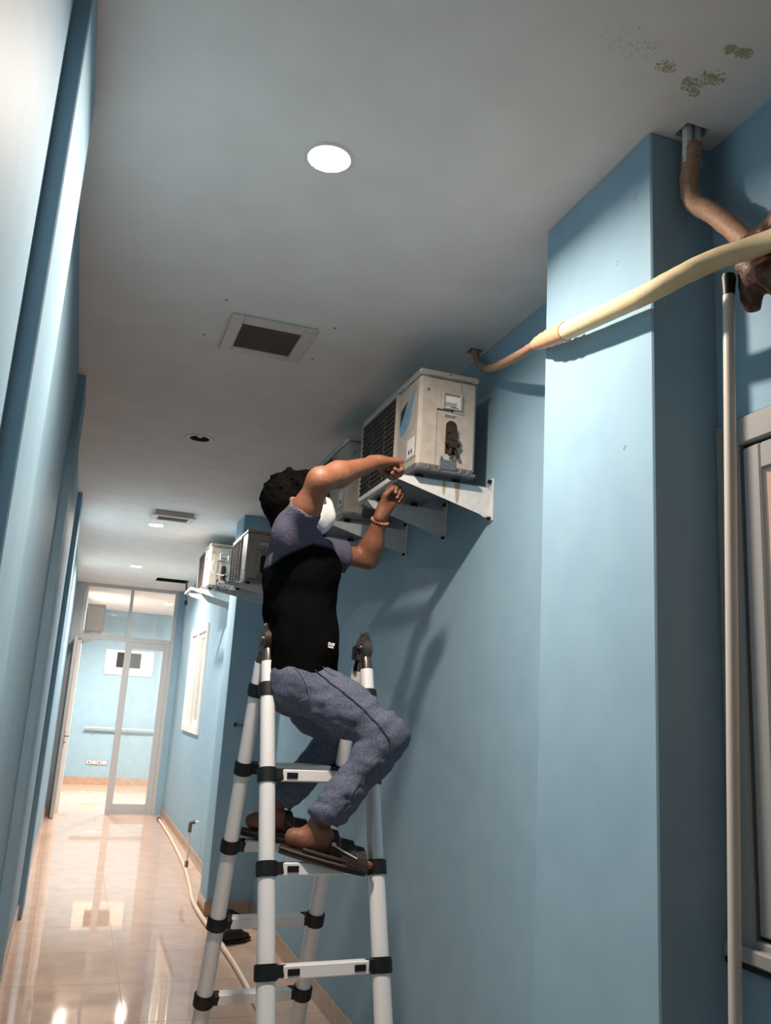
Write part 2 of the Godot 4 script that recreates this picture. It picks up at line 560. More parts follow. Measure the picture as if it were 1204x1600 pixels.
# ------------------------------------------------------------------ bright lobby beyond the screen
func build_lobby() -> void:
	var st := tool()
	box(st, Vector3(-0.3, 0, ZF - 0.2), Vector3(3.4, 3.2, ZF))
	struct("wall_far", st, M.wall)
	st = tool()
	box(st, Vector3(-0.35, 0, ZF), Vector3(-0.03, 3.2, ZE - 0.03))
	struct("wall_lobby_left", st, M.white_paint)
	st = tool()
	box(st, Vector3(3.0, 0, ZF), Vector3(3.2, 3.2, ZE - 0.03))
	struct("wall_lobby_right", st, M.wall)
	st = tool()
	box(st, Vector3(XR + 0.1, 0, ZE - 0.2), Vector3(3.2, 3.2, ZE - 0.03))
	struct("wall_lobby_front", st, M.wall)
	st = tool()
	slab(st, -0.35, 3.2, ZF, ZE - 0.031, H, H + 0.1, round_hole(Vector2(0.364, -13.81)) + round_hole(Vector2(1.19, -14.0)))
	struct("ceiling_lobby", st, M.ceiling)
	st = tool()
	box(st, Vector3(-0.03, 0, ZF), Vector3(3.0, 0.12, ZF + 0.012), 0.002)
	struct("baseboard_far", st, M.skirting)
	# white board with a dark panel on the far wall
	var t := thing("wall_board", "white framed board with a dark panel on the far lobby wall", "board", Vector3(0.80, 2.03, ZF))
	st = tool(); box(st, Vector3(-0.41, -0.19, 0.0), Vector3(0.41, 0.24, 0.02), 0.004)
	part("frame", st, M.white_paint, t)
	st = tool(); box(st, Vector3(-0.22, -0.06, 0.02), Vector3(0.19, 0.20, 0.026), 0.002)
	part("panel", st, M.ink, t, "dark grey panel")
	# handrail
	t = thing("handrail", "pale metal handrail along the far lobby wall", "handrail", Vector3(0.2, 0.0, ZF))
	st = tool(); tube(st, [Vector3(0, 0.93, 0.07), Vector3(2.6, 0.93, 0.07)], 0.02, 14)
	part("rail", st, M.alu, t)
	for i in 5:
		st = tool()
		tube(st, curve([Vector3(0.15 + i * 0.55, 0.912, 0.07), Vector3(0.15 + i * 0.55, 0.86, 0.06), Vector3(0.15 + i * 0.55, 0.84, 0.0)], 4), 0.008, 8)
		part("rail_bracket", st, M.alu_grey, t)
	# sockets
	t = thing("socket_strip", "row of wall sockets low on the far lobby wall", "socket", Vector3(0.47, 0.36, ZF))
	st = tool(); box(st, Vector3(-0.17, -0.04, 0), Vector3(0.17, 0.04, 0.01), 0.002)
	part("plate", st, M.alu_grey, t)
	for i in 4:
		st = tool(); box(st, Vector3(-0.16 + i * 0.083, -0.028, 0.01), Vector3(-0.09 + i * 0.083, 0.028, 0.016), 0.002)
		var so := part("socket", st, M.white if i != 1 else M.alu, t)
		st = tool(); cyl(st, Vector3(-0.125 + i * 0.083, 0.0, 0.012), Vector3(-0.125 + i * 0.083, 0.0, 0.0168), 0.018, 14)
		part("socket_face", st, M.ink_grey if i % 2 == 0 else M.white, so)

# ------------------------------------------------------------------ side windows
func build_windows() -> void:
	# near window beside the first pillar
	var st := tool()
	var x0 := XR - 0.012
	var x1 := XR + 0.07
	var za := -1.577
	var zb := -0.45
	box(st, Vector3(x0, 1.05, za), Vector3(x1, 2.2, za + 0.075), 0.004)
	box(st, Vector3(x0, 1.05, zb - 0.06), Vector3(x1, 2.2, zb), 0.004)
	box(st, Vector3(x0, 2.135, za + 0.075), Vector3(x1, 2.2, zb - 0.06), 0.004)
	box(st, Vector3(x0, 1.05, za + 0.075), Vector3(x1, 1.10, zb - 0.06), 0.004)
	box(st, Vector3(x0 - 0.018, 1.055, za + 0.002), Vector3(x0 + 0.01, 1.085, zb), 0.004)
	var root := struct("window_1", st, M.alu_grey)
	st = tool()
	box(st, Vector3(x0 - 0.012, 1.042, za + 0.002), Vector3(x1, 1.0545, zb))
	box(st, Vector3(x0 + 0.016, 2.128, za + 0.078), Vector3(x1, 2.1345, zb - 0.06))
	box(st, Vector3(x0 + 0.016, 1.1005, za + 0.078), Vector3(x1, 1.107, zb - 0.06))
	box(st, Vector3(x0 + 0.016, 1.1005, za + 0.0755), Vector3(x1, 2.1345, za + 0.081))
	part("gasket", st, M.gasket, root, "black rubber seal")
	var s0 := za + 0.081
	st = tool()
	box(st, Vector3(x0 + 0.006, 1.108, s0), Vector3(x1 - 0.012, 2.127, s0 + 0.052), 0.004)
	box(st, Vector3(x0 + 0.006, 1.108, zb - 0.12), Vector3(x1 - 0.012, 2.127, zb - 0.066), 0.004)
	box(st, Vector3(x0 + 0.006, 2.066, s0 + 0.052), Vector3(x1 - 0.012, 2.127, zb - 0.12), 0.004)
	box(st, Vector3(x0 + 0.006, 1.108, s0 + 0.052), Vector3(x1 - 0.012, 1.17, zb - 0.12), 0.004)
	part("sash", st, M.alu_grey, root)
	st = tool()
	box(st, Vector3(XR - 0.001, 1.17, s0 + 0.052), Vector3(XR + 0.004, 2.066, zb - 0.12))
	part("pane", st, M.glass, root)
	st = tool()
	box(st, Vector3(XR + 0.007, 1.17, s0 + 0.052), Vector3(XR + 0.015, 2.066, zb - 0.12))
	part("blind", st, M.blind, root, "pinkish tan blind behind the pane")
	st = tool()
	box(st, Vector3(XR + 0.15, 1.0, za - 0.05), Vector3(XR + 0.2, 2.25, zb + 0.05))
	part("backing", st, M.cream, root)
	# far small window with two sashes
	st = tool()
	x0 = XF - 0.022
	x1 = XF + 0.06
	var w0 := -10.8
	var w1 := -9.36
	var wm := -10.1
	box(st, Vector3(x0, 1.14, w0), Vector3(x1, 2.32, w0 + 0.08), 0.004)
	box(st, Vector3(x0, 1.14, w1 - 0.08), Vector3(x1, 2.32, w1), 0.004)
	box(st, Vector3(x0, 2.24, w0 + 0.08), Vector3(x1, 2.32, w1 - 0.08), 0.004)
	box(st, Vector3(x0, 1.14, w0 + 0.08), Vector3(x1, 1.22, w1 - 0.08), 0.004)
	box(st, Vector3(x0 - 0.004, 1.22, wm - 0.04), Vector3(x1, 2.24, wm + 0.04), 0.004)
	root = struct("window_2", st, M.white_paint)
	for s in [[w0 + 0.08, wm - 0.04], [wm + 0.04, w1 - 0.08]]:
		st = tool()
		box(st, Vector3(XF + 0.004, 1.22, s[0]), Vector3(XF + 0.03, 2.24, s[0] + 0.06), 0.003)
		box(st, Vector3(XF + 0.004, 1.22, s[1] - 0.06), Vector3(XF + 0.03, 2.24, s[1]), 0.003)
		box(st, Vector3(XF + 0.004, 2.18, s[0] + 0.06), Vector3(XF + 0.03, 2.24, s[1] - 0.06), 0.003)
		box(st, Vector3(XF + 0.004, 1.22, s[0] + 0.06), Vector3(XF + 0.03, 1.28, s[1] - 0.06), 0.003)
		var sa := part("sash", st, M.white_paint, root)
		st = tool()
		box(st, Vector3(XF + 0.014, 1.28, s[0] + 0.06), Vector3(XF + 0.02, 2.18, s[1] - 0.06))
		part("pane", st, M.glass, sa)
	st = tool()
	box(st, Vector3(XF + 0.04, 1.2, w0 + 0.05), Vector3(XF + 0.05, 2.26, w1 - 0.05))
	part("blind", st, M.cream, root, "cream blind behind the panes")

# ------------------------------------------------------------------ lamps
func build_lamps() -> void:
	var glow := StandardMaterial3D.new()
	glow.albedo_color = Color(0.9, 0.9, 0.9)
	glow.emission_enabled = true
	glow.emission = Color(1.0, 0.95, 0.88)
	glow.emission_energy_multiplier = 4.0
	var spots := [
		["ceiling_lamp", Vector3(0.455, H, -2.012), 0.058, 4.6, "lit round downlight in the ceiling above the blue pillar, before the square vent"],
		["ceiling_lamp", Vector3(0.456, H, -7.53), 0.058, 7.8, "lit round downlight right beside the farther square vent"],
		["ceiling_lamp", Vector3(0.454, H, -10.18), 0.058, 7.8, "lit round downlight between the glazed screen and the farther vent"],
		["ceiling_lamp", Vector3(0.364, H, -13.81), 0.058, 11.0, "lit downlight in the lobby ceiling seen through the left transom pane"],
		["ceiling_lamp", Vector3(1.19, H, -14.0), 0.058, 11.0, "lit downlight in the lobby ceiling seen through the right transom pane"]]
	for s in spots:
		var t := thing(s[0], s[4], "ceiling lamp", s[1], 0.0, "round ceiling downlights")
		var st := tool()
		ring_down(st, Vector3.ZERO, s[2], s[2] + 0.012, 0.003)
		for k in 32:                                   # short white throat up to the diffuser
			var a := Vector3(cos(TAU * k / 32), 0, sin(TAU * k / 32))
			var b := Vector3(cos(TAU * (k + 1) / 32), 0, sin(TAU * (k + 1) / 32))
			quad(st, a * s[2], b * s[2], b * s[2] + Vector3.UP * 0.02, a * s[2] + Vector3.UP * 0.02, -a)
		part("trim_ring", st, M.white, t)
		st = tool()
		cyl(st, Vector3(0, 0.012, 0), Vector3(0, 0.016, 0), s[2], 32)
		part("diffuser", st, glow, t, "glowing white diffuser")
		var l := AreaLight3D.new()
		l.name = "lamp_light"
		t.add_child(l)
		l.position = Vector3(0, 0.0105, 0)
		l.rotation_degrees = Vector3(-90, 0, 0)
		l.area_size = Vector2(0.08, 0.08)
		l.light_color = Color(1.0, 0.925, 0.86)
		l.light_energy = s[3]
		l.area_range = 20.0
		l.shadow_enabled = true
	# the dead lamp: an open can with a bulb in it
	var t := thing("ceiling_lamp", "unlit recessed downlight with a dark can between the two vents", "ceiling lamp", Vector3(0.47, H, -4.785), 0.0, "round ceiling downlights")
	var st := tool()
	ring_down(st, Vector3.ZERO, 0.056, 0.084, 0.003)
	part("trim_ring", st, M.vent_frame, t)
	st = tool()
	for k in 28:
		var a := Vector3(cos(TAU * k / 28), 0, sin(TAU * k / 28))
		var b := Vector3(cos(TAU * (k + 1) / 28), 0, sin(TAU * (k + 1) / 28))
		quad(st, a * 0.055, b * 0.055, b * 0.055 + Vector3.UP * 0.11, a * 0.055 + Vector3.UP * 0.11, -a)
		tri(st, a * 0.055 + Vector3.UP * 0.11, b * 0.055 + Vector3.UP * 0.11, Vector3.UP * 0.11, Vector3.DOWN, Vector3.DOWN, Vector3.DOWN)
	part("can", st, M.alu_dark, t, "dark metal can")
	st = tool()
	tube(st, [Vector3(0, 0.10, 0), Vector3(0, 0.06, 0), Vector3(0, 0.04, 0), Vector3(0, 0.02, 0), Vector3(0, 0.008, 0)], [0.013, 0.014, 0.022, 0.024, 0.014], 18)
	part("bulb", st, M.white, t, "white unlit bulb")

# ------------------------------------------------------------------ ceiling vents, hatch, stains
func build_vents() -> void:
	var lab := ["square ceiling vent with brown louvres between the lit and the unlit downlight", "square ceiling vent hanging slightly open beside the farther lit downlight"]
	var at := [Vector3(0.54, H, -3.245), Vector3(0.55, H, -7.04)]
	for i in 2:
		var t := thing("ceiling_vent", lab[i], "vent", at[i], 0.0, "ceiling vents")
		if i == 1: t.rotation_degrees.x = 4.5
		var dy := 0.0 if i == 0 else -0.018
		var st := tool()
		var th := 0.014
		box(st, Vector3(-0.17, dy - th, -0.175), Vector3(-0.118, dy, 0.175), 0.004)
		box(st, Vector3(0.118, dy - th, -0.175), Vector3(0.17, dy, 0.175), 0.004)
		box(st, Vector3(-0.118, dy - th, -0.175), Vector3(0.118, dy, -0.128), 0.004)
		box(st, Vector3(-0.118, dy - th, 0.115), Vector3(0.118, dy, 0.175), 0.004)
		if i == 1:
			box(st, Vector3(-0.15, dy, -0.155), Vector3(0.15, dy + 0.03, 0.165))
		part("frame", st, M.vent_frame, t)
		st = tool()
		box(st, Vector3(-0.118, dy - 0.0025, -0.128), Vector3(0.118, dy - 0.0005, 0.115))
		part("backing", st, M.vent_back, t)
		st = tool()
		for k in 27:
			var z := -0.124 + k * 0.009
			var xf := Transform3D(Basis(Vector3.RIGHT, 0.6), Vector3(0, dy - 0.0075, z))
			box(st, Vector3(-0.117, -0.0008, -0.0042), Vector3(0.117, 0.0008, 0.0042), 0.0, xf)
		var s := part("louvres", st, M.vent_slat, t, "brown louvre blades")
		s.set_meta("kind", "stuff")
	# screws round the near vent
	var k := 0
	for p in [Vector3(0.332, H, -2.98), Vector3(0.297, H, -3.33), Vector3(0.765, H, -3.03), Vector3(0.763, H, -3.37)]:
		var st := tool()
		soft_cyl(st, p + Vector3.DOWN * 0.003, p, 0.005, 0.0015, 10)
		solo("ceiling_screw", st, M.alu_dark, "tiny dark screw head in the ceiling around the near vent", "screw", "screws around the near vent")
		k += 1
	# open hatch: the ceiling really has a hole there; its raw rim
	var st := tool()
	box(st, Vector3(0.755, H + 0.001, -10.956), Vector3(1.15, H + 0.09, -10.945))
	box(st, Vector3(0.755, H + 0.001, -11.275), Vector3(1.15, H + 0.09, -11.264))
	box(st, Vector3(0.749, H + 0.001, -11.27), Vector3(0.76, H + 0.09, -10.95))
	box(st, Vector3(1.145, H + 0.001, -11.27), Vector3(1.156, H + 0.09, -10.95))
	struct("trim_2", st, M.black)
	var t := thing("hanging_conduit", "grey conduit hanging out of the open ceiling hatch", "conduit", Vector3(1.15, H, -11.1))
	st = tool()
	tube(st, curve([Vector3(-0.02, 0.1, 0), Vector3(-0.015, -0.06, 0), Vector3(0.0, -0.24, 0)], 5), 0.012, 10)
	part("conduit", st, M.alu_dark, t)
	st = tool()
	tube(st, [Vector3(0.0, -0.235, 0), Vector3(0.002, -0.29, 0)], 0.018, 10)
	part("end_cap", st, M.black, t)
	# mould on the ceiling, each patch a spread of blots
	var rng := RandomNumberGenerator.new()
	rng.seed = 77
	st = tool()
	for c in [[1.066, -1.38, 90, 0.026], [1.150, -1.402, 110, 0.030], [1.180, -1.365, 150, 0.032], [1.160, -1.283, 80, 0.017], [1.193, -1.28, 110, 0.020], [1.175, -1.42, 40, 0.018]]:
		for j in c[2]:
			var a := rng.randf() * TAU
			var rr: float = c[3] * rng.randf()
			blot(st, Vector3(c[0] + cos(a) * rr, H, c[1] + sin(a) * rr * 0.8), rng.randf_range(0.0008, 0.0034), rng)
	var mo := solo("mould_patch", st, M.mould, "greenish mould blots on the white ceiling before the pipe hole", "mould")
	mo.set_meta("kind", "stuff")
	st = tool()
	for j in 110:
		var a := rng.randf() * TAU
		var rr: float = 0.075 * sqrt(rng.randf())
		blot(st, Vector3(0.955 + cos(a) * rr, H, -1.35 + sin(a) * rr * 0.6), rng.randf_range(0.0006, 0.002), rng)
	mo = solo("damp_stain", st, M.mould_grey, "faint grey specks on the ceiling next to the green mould", "stain")
	mo.set_meta("kind", "stuff")

func blot(st: SurfaceTool, c: Vector3, r: float, rng: RandomNumberGenerator) -> void:
	var n := 7
	var p := []
	for k in n:
		var a := TAU * k / n
		p.append(c + Vector3(cos(a), 0, sin(a)) * r * rng.randf_range(0.6, 1.3) + Vector3.DOWN * 0.0006)
	for k in n:
		tri(st, c + Vector3.DOWN * 0.0012, p[k], p[(k + 1) % n], Vector3.DOWN, Vector3.DOWN, Vector3.DOWN)
		tri(st, c, p[k], p[(k + 1) % n], Vector3.UP, Vector3.UP, Vector3.UP)

# ------------------------------------------------------------------ air conditioner outdoor units
# local frame: x to the wall (front face at x = 0), y up from the feet, z from the near end (0) backwards (negative)
func make_unit(label: String) -> Node3D:
	var t := thing("outdoor_unit", label, "air conditioner", Vector3.ZERO, 0.0, "air conditioner outdoor units")
	var W := 0.235
	var L := 0.685
	var T := 0.395
	var st := tool()
	box(st, Vector3(0, 0.014, -L), Vector3(W, T - 0.022, 0), 0.012)
	part("casing", st, M.casing, t)
	st = tool()
	box(st, Vector3(-0.004, T - 0.024, -L - 0.004), Vector3(W + 0.004, T, 0.004), 0.007)
	var lid := part("lid", st, M.casing, t)
	st = tool()
	box(st, Vector3(0.035, T - 0.028, 0.0005), Vector3(0.10, T - 0.0255, 0.0048))
	box(st, Vector3(0.135, T - 0.028, 0.0005), Vector3(0.21, T - 0.0255, 0.0048))
	part("seam", st, M.casing_dark, lid)
	st = tool()
	cyl(st, Vector3(0.118, T - 0.012, 0.003), Vector3(0.118, T - 0.012, 0.0065), 0.004, 10)
	part("screw", st, M.steel, lid)
	# fan grille on the front
	st = tool()
	var g0 := -0.235
	var g1 := -L + 0.012
	box(st, Vector3(-0.003, 0.03, g1), Vector3(0.002, T - 0.035, g0))
	part("grille_recess", st, M.grille, t, "dark fan opening")
	st = tool()
	for k in 15:
		var y := 0.042 + k * 0.0215
		box(st, Vector3(-0.009, y, g1 + 0.004), Vector3(-0.004, y + 0.0022, g0 - 0.004))
	for z in [g0 - 0.14, g0 - 0.30]:
		box(st, Vector3(-0.0075, 0.036, z), Vector3(-0.003, T - 0.041, z + 0.003))
	var gw := part("grille", st, M.grille_wire, t, "dark wire grille")
	gw.set_meta("kind", "stuff")
	st = tool()
	for e in [[0.026, 0.034], [T - 0.039, T - 0.031]]:
		box(st, Vector3(-0.011, e[0], g1 - 0.006), Vector3(0.002, e[1], g0 + 0.006), 0.002)
	for e in [[g0 - 0.002, g0 + 0.007], [g1 - 0.007, g1 + 0.002]]:
		box(st, Vector3(-0.011, 0.026, e[0]), Vector3(0.002, T - 0.031, e[1]), 0.002)
	part("grille_rim", st, M.casing, t)
	# stickers on the narrow front panel
	st = tool()
	prism(st, [Vector2(-0.205, 0.225), Vector2(-0.035, 0.332), Vector2(-0.06, 0.30), Vector2(-0.10, 0.20), Vector2(-0.19, 0.17)], Vector3(-0.0012, 0, 0), Vector3(0, 0, 1), Vector3.UP, Vector3(0.0011, 0, 0))
	var stk := part("brand_sticker", st, M.sticker_blue, t, "light blue sticker with a navy triangle")
	st = tool()
	prism(st, [Vector2(-0.195, 0.275), Vector2(-0.195, 0.215), Vector2(-0.125, 0.300)], Vector3(-0.0022, 0, 0), Vector3(0, 0, 1), Vector3.UP, Vector3(0.001, 0, 0))
	part("triangle", st, M.sticker_navy, stk)
	st = tool()
	box(st, Vector3(-0.0012, 0.062, -0.105), Vector3(-0.0002, 0.135, -0.035))
	stk = part("warning_sticker", st, M.sticker_white, t, "white sticker with black marks")
	st = tool()
	for z in [-0.085, -0.06]:
		prism(st, [Vector2(z, 0.073), Vector2(z + 0.012, 0.073), Vector2(z + 0.008, 0.092), Vector2(z - 0.002, 0.088)], Vector3(-0.002, 0, 0), Vector3(0, 0, 1), Vector3.UP, Vector3(0.0008, 0, 0))
	part("mark", st, M.ink, stk)
	st = tool()
	box(st, Vector3(-0.0015, 0.052, -0.12), Vector3(0.0005, 0.0535, -0.012))
	part("panel_seam", st, M.casing_dark, t)
	# near end: service cover
	st = tool()
	prism(st, [Vector2(0.075, 0.355), Vector2(0.165, 0.355), Vector2(0.165, 0.31), Vector2(0.178, 0.305), Vector2(0.178, 0.235), Vector2(0.072, 0.245)], Vector3(0, 0, 0.0), Vector3.RIGHT, Vector3.UP, Vector3(0, 0, 0.004))
	var cov := part("service_cover", st, M.casing, t)
	st = tool()
	for e in [[0.092, 0.164, 0.305, 0.313], [0.092, 0.164, 0.246, 0.252], [0.090, 0.096, 0.246, 0.313], [0.161, 0.168, 0.246, 0.313]]:
		box(st, Vector3(e[0], e[2], 0.003), Vector3(e[1], e[3], 0.013), 0.002)
	part("handle_rim", st, M.casing, cov)
	st = tool()
	box(st, Vector3(0.097, 0.252, 0.0035), Vector3(0.161, 0.300, 0.0048))
	stk = part("rating_plate", st, M.sticker_white, cov, "white rating plate with small grey print")
	st = tool()
	for k in 4:
		box(st, Vector3(0.101, 0.272 - k * 0.0045, 0.0045), Vector3(0.152 - 0.006 * (k % 2), 0.2745 - k * 0.0045, 0.0052))
	box(st, Vector3(0.125, 0.2545, 0.0045), Vector3(0.156, 0.258, 0.0052))
	part("print", st, M.ink_grey, stk)
	st = tool()
	box(st, Vector3(0.071, 0.2405, 0.0008), Vector3(0.12, 0.2432, 0.0043))
	cyl(st, Vector3(0.128, 0.243, 0.003), Vector3(0.128, 0.243, 0.0085), 0.0048, 10)
	part("cover_lip", st, M.ink, cov, "black slot and screw")
	st = tool()
	for k in 2: box(st, Vector3(0.105, 0.222 - k * 0.006, 0.0), Vector3(0.15 - k * 0.006, 0.2255 - k * 0.006, 0.0012))
	part("embossed_text", st, M.ink_grey, t, "small grey line of print")
	st = tool()
	cyl(st, Vector3(0.033, 0.315, 0.0), Vector3(0.033, 0.315, 0.004), 0.0045, 12)
	part("screw", st, M.ink_grey, t)
	st = tool()
	box(st, Vector3(0.072, 0.016, -0.0005), Vector3(0.0735, 0.24, 0.0012))
	part("panel_seam", st, M.casing_dark, t)
	# valve recess with stained fittings
	st = tool()
	var arch := []
	for k in 9:
		var a := PI * k / 8.0
		arch.append(Vector2(0.132 + cos(a) * 0.022, 0.185 + sin(a) * 0.02))
	arch.append(Vector2(0.110, 0.075)); arch.append(Vector2(0.154, 0.075))
	prism(st, arch, Vector3.ZERO, Vector3.RIGHT, Vector3.UP, Vector3(0, 0, 0.002))
	var vr := part("valve_opening", st, M.rust, t, "dark rusty valve opening")
	st = tool()
	tube(st, [Vector3(0.128, 0.16, 0.0), Vector3(0.128, 0.16, 0.03)], 0.011, 12)
	tube(st, [Vector3(0.146, 0.17, 0.012), Vector3(0.118, 0.165, 0.02)], 0.008, 10)
	tube(st, [Vector3(0.132, 0.135, 0.0), Vector3(0.132, 0.135, 0.034)], 0.017, 6)
	tube(st, [Vector3(0.132, 0.11, 0.0), Vector3(0.132, 0.11, 0.03)], 0.019, 6)
	tube(st, [Vector3(0.105, 0.112, 0.016), Vector3(0.16, 0.108, 0.016)], 0.008, 10)
	tube(st, [Vector3(0.13, 0.10, 0.016), Vector3(0.121, 0.066, 0.018)], 0.007, 10)
	tube(st, [Vector3(0.14, 0.10, 0.014), Vector3(0.158, 0.06, 0.016)], 0.007, 10)
	part("valve", st, M.rust, vr, "rusty brown pipe valves")
	# bare steel base tray and feet
	st = tool()
	box(st, Vector3(-0.004, 0.0, -L - 0.003), Vector3(W + 0.003, 0.013, 0.003), 0.003)
	for q in [0.04, 0.085, 0.17, 0.2]:
		box(st, Vector3(q, 0.006, 0.0), Vector3(q + 0.012, 0.024, 0.008), 0.002)
	part("base_tray", st, M.steel, t, "bare steel base tray")
	st = tool()
	box(st, Vector3(0.09, 0.012, 0.0), Vector3(0.155, 0.05, 0.006), 0.002)
	box(st, Vector3(0.092, 0.05, 0.002), Vector3(0.100, 0.062, 0.008), 0.002)
	box(st, Vector3(0.145, 0.05, 0.002), Vector3(0.153, 0.066, 0.008), 0.002)
	part("valve_bracket", st, M.steel, t, "galvanised valve bracket")
	for q in [[0.04, -0.07], [W - 0.045, -0.07], [0.04, -L + 0.18], [W - 0.045, -L + 0.18]]:
		st = tool()
		cyl(st, Vector3(q[0], -0.0125, q[1]), Vector3(q[0], 0.001, q[1]), 0.016, 14)
		part("rubber_foot", st, M.black, t)
	return t

# pair of tapered steel arms on wall plates with a front tie bar; local x = distance from the wall face (negative)
func make_bracket(label: String, at: Vector3, reach: float, gap: float, streaks: bool, tie: bool) -> Node3D:
	var t := thing("wall_bracket", label, "bracket", at, 0.0, "steel brackets under the outdoor units")
	for i in 2:
		var z := -gap * i
		var st := tool()
		prism(st, [Vector2(-reach, 0.0), Vector2(-0.02, 0.0), Vector2(-0.004, -0.02), Vector2(-0.004, -0.118), Vector2(-0.032, -0.118), Vector2(-0.05, -0.108), Vector2(-reach, -0.016)], Vector3(0, 0, z), Vector3.RIGHT, Vector3.UP, Vector3(0, 0, 0.003))
		box(st, Vector3(-reach, -0.003, z - 0.034), Vector3(-0.02, 0.0, z + 0.003), 0.001)
		var arm := part("arm", st, M.bracket, t)
		if streaks and i == 0:
			st = tool()
			prism(st, [Vector2(-0.155, 0.0), Vector2(-0.133, 0.0), Vector2(-0.137, -0.070), Vector2(-0.142, -0.082), Vector2(-0.149, -0.072)], Vector3(0, 0, z + 0.003), Vector3.RIGHT, Vector3.UP, Vector3(0, 0, 0.0006))
			prism(st, [Vector2(-0.205, 0.0), Vector2(-0.192, 0.0), Vector2(-0.193, -0.045), Vector2(-0.198, -0.06), Vector2(-0.203, -0.048)], Vector3(0, 0, z + 0.003), Vector3.RIGHT, Vector3.UP, Vector3(0, 0, 0.0006))
			part("rust_streak", st, M.rust_streak, arm, "brown rust runs")
		st = tool()
		box(st, Vector3(-0.006, -0.13, z - 0.014), Vector3(0.0, 0.035, z + 0.022), 0.002)
		part("wall_plate", st, M.bracket, t)
		for y in [0.022, -0.122]:
			st = tool()
			tube(st, [Vector3(-0.018, y, z + 0.006), Vector3(-0.003, y, z + 0.006)], 0.008, 6)
			part("bolt", st, M.ink, t, "dark bolt head")
	if tie:
		var st := tool()
		box(st, Vector3(-reach - 0.003, -0.018, -gap), Vector3(-reach, 0.003, 0.003), 0.001)
		box(st, Vector3(-reach - 0.003, 0.0, -gap), Vector3(-reach + 0.03, 0.003, 0.003), 0.001)
		part("tie_bar", st, M.bracket, t)
	return t

func build_units() -> void:
	var u := make_unit("cream outdoor unit with a blue triangle sticker, the one the man works on")
	u.position = Vector3(1.055, 2.3665, -2.815)
	make_bracket("white steel bracket with rust runs under the unit the man works on", Vector3(XM, 2.353, -2.87), 0.391, 0.44, true, true)
	var u2 := copy_of(u, Vector3(1.055, 2.3665, -3.735), 0.0, "outdoor unit directly behind the one the man works on", "outdoor_unit")
	make_bracket("white steel bracket behind the forearms, under the second outdoor unit", Vector3(XM, 2.353, -3.785), 0.395, 0.44, false, true)
	var u3 := copy_of(u, Vector3(0.932, 2.278, -5.57), 0.0, "outdoor unit behind the man's back, right before the farther blue pillar", "outdoor_unit")
	u3.scale = Vector3.ONE * 0.88
	make_bracket("white steel bracket behind the man's back, under the unit before the farther pillar", Vector3(XM, 2.265, -5.62), 0.573, 0.42, false, false)
	var u4 := copy_of(u, Vector3(0.952, 2.47, -7.61), 0.0, "outdoor unit with a loose white cable, past the farther blue pillar", "outdoor_unit")
	make_bracket("white steel bracket past the farther blue pillar with dangling wires", Vector3(XF, 2.457, -7.66), 0.43, 0.42, false, true)
	# lobby unit on the left wall
	var u5 := copy_of(u, Vector3(0.228, 2.345, -13.585), PI, "outdoor unit up on the lobby wall behind the left transom pane", "outdoor_unit")
	var b5 := make_bracket("small white bracket under the unit in the lobby", Vector3(-0.03, 2.3315, -13.43), 0.33, 0.4, false, false)
	b5.rotation.y = PI
	for x in [u2, u3, u4, u5]: x.set_meta("group", "air conditioner outdoor units")
	# loose white cable and wires at the far unit
	var st := tool()
	tube(st, curve([Vector3(0.99, 2.70, -7.585), Vector3(0.975, 2.66, -7.57), Vector3(0.985, 2.61, -7.57), Vector3(1.02, 2.585, -7.57), Vector3(1.07, 2.58, -7.57), Vector3(1.10, 2.60, -7.602)], 6), 0.007, 10)
	solo("power_cable", st, M.cord, "white cable looping out of the unit past the farther pillar", "cable")
	st = tool()
	tube(st, curve([Vector3(1.04, 2.54, -7.585), Vector3(1.02, 2.50, -7.54), Vector3(1.05, 2.455, -7.53), Vector3(1.12, 2.45, -7.53), Vector3(1.17, 2.432, -7.50)], 6), 0.007, 8)
	solo("loose_wire", st, M.ink, "black wire dangling over the bracket past the farther pillar", "cable")

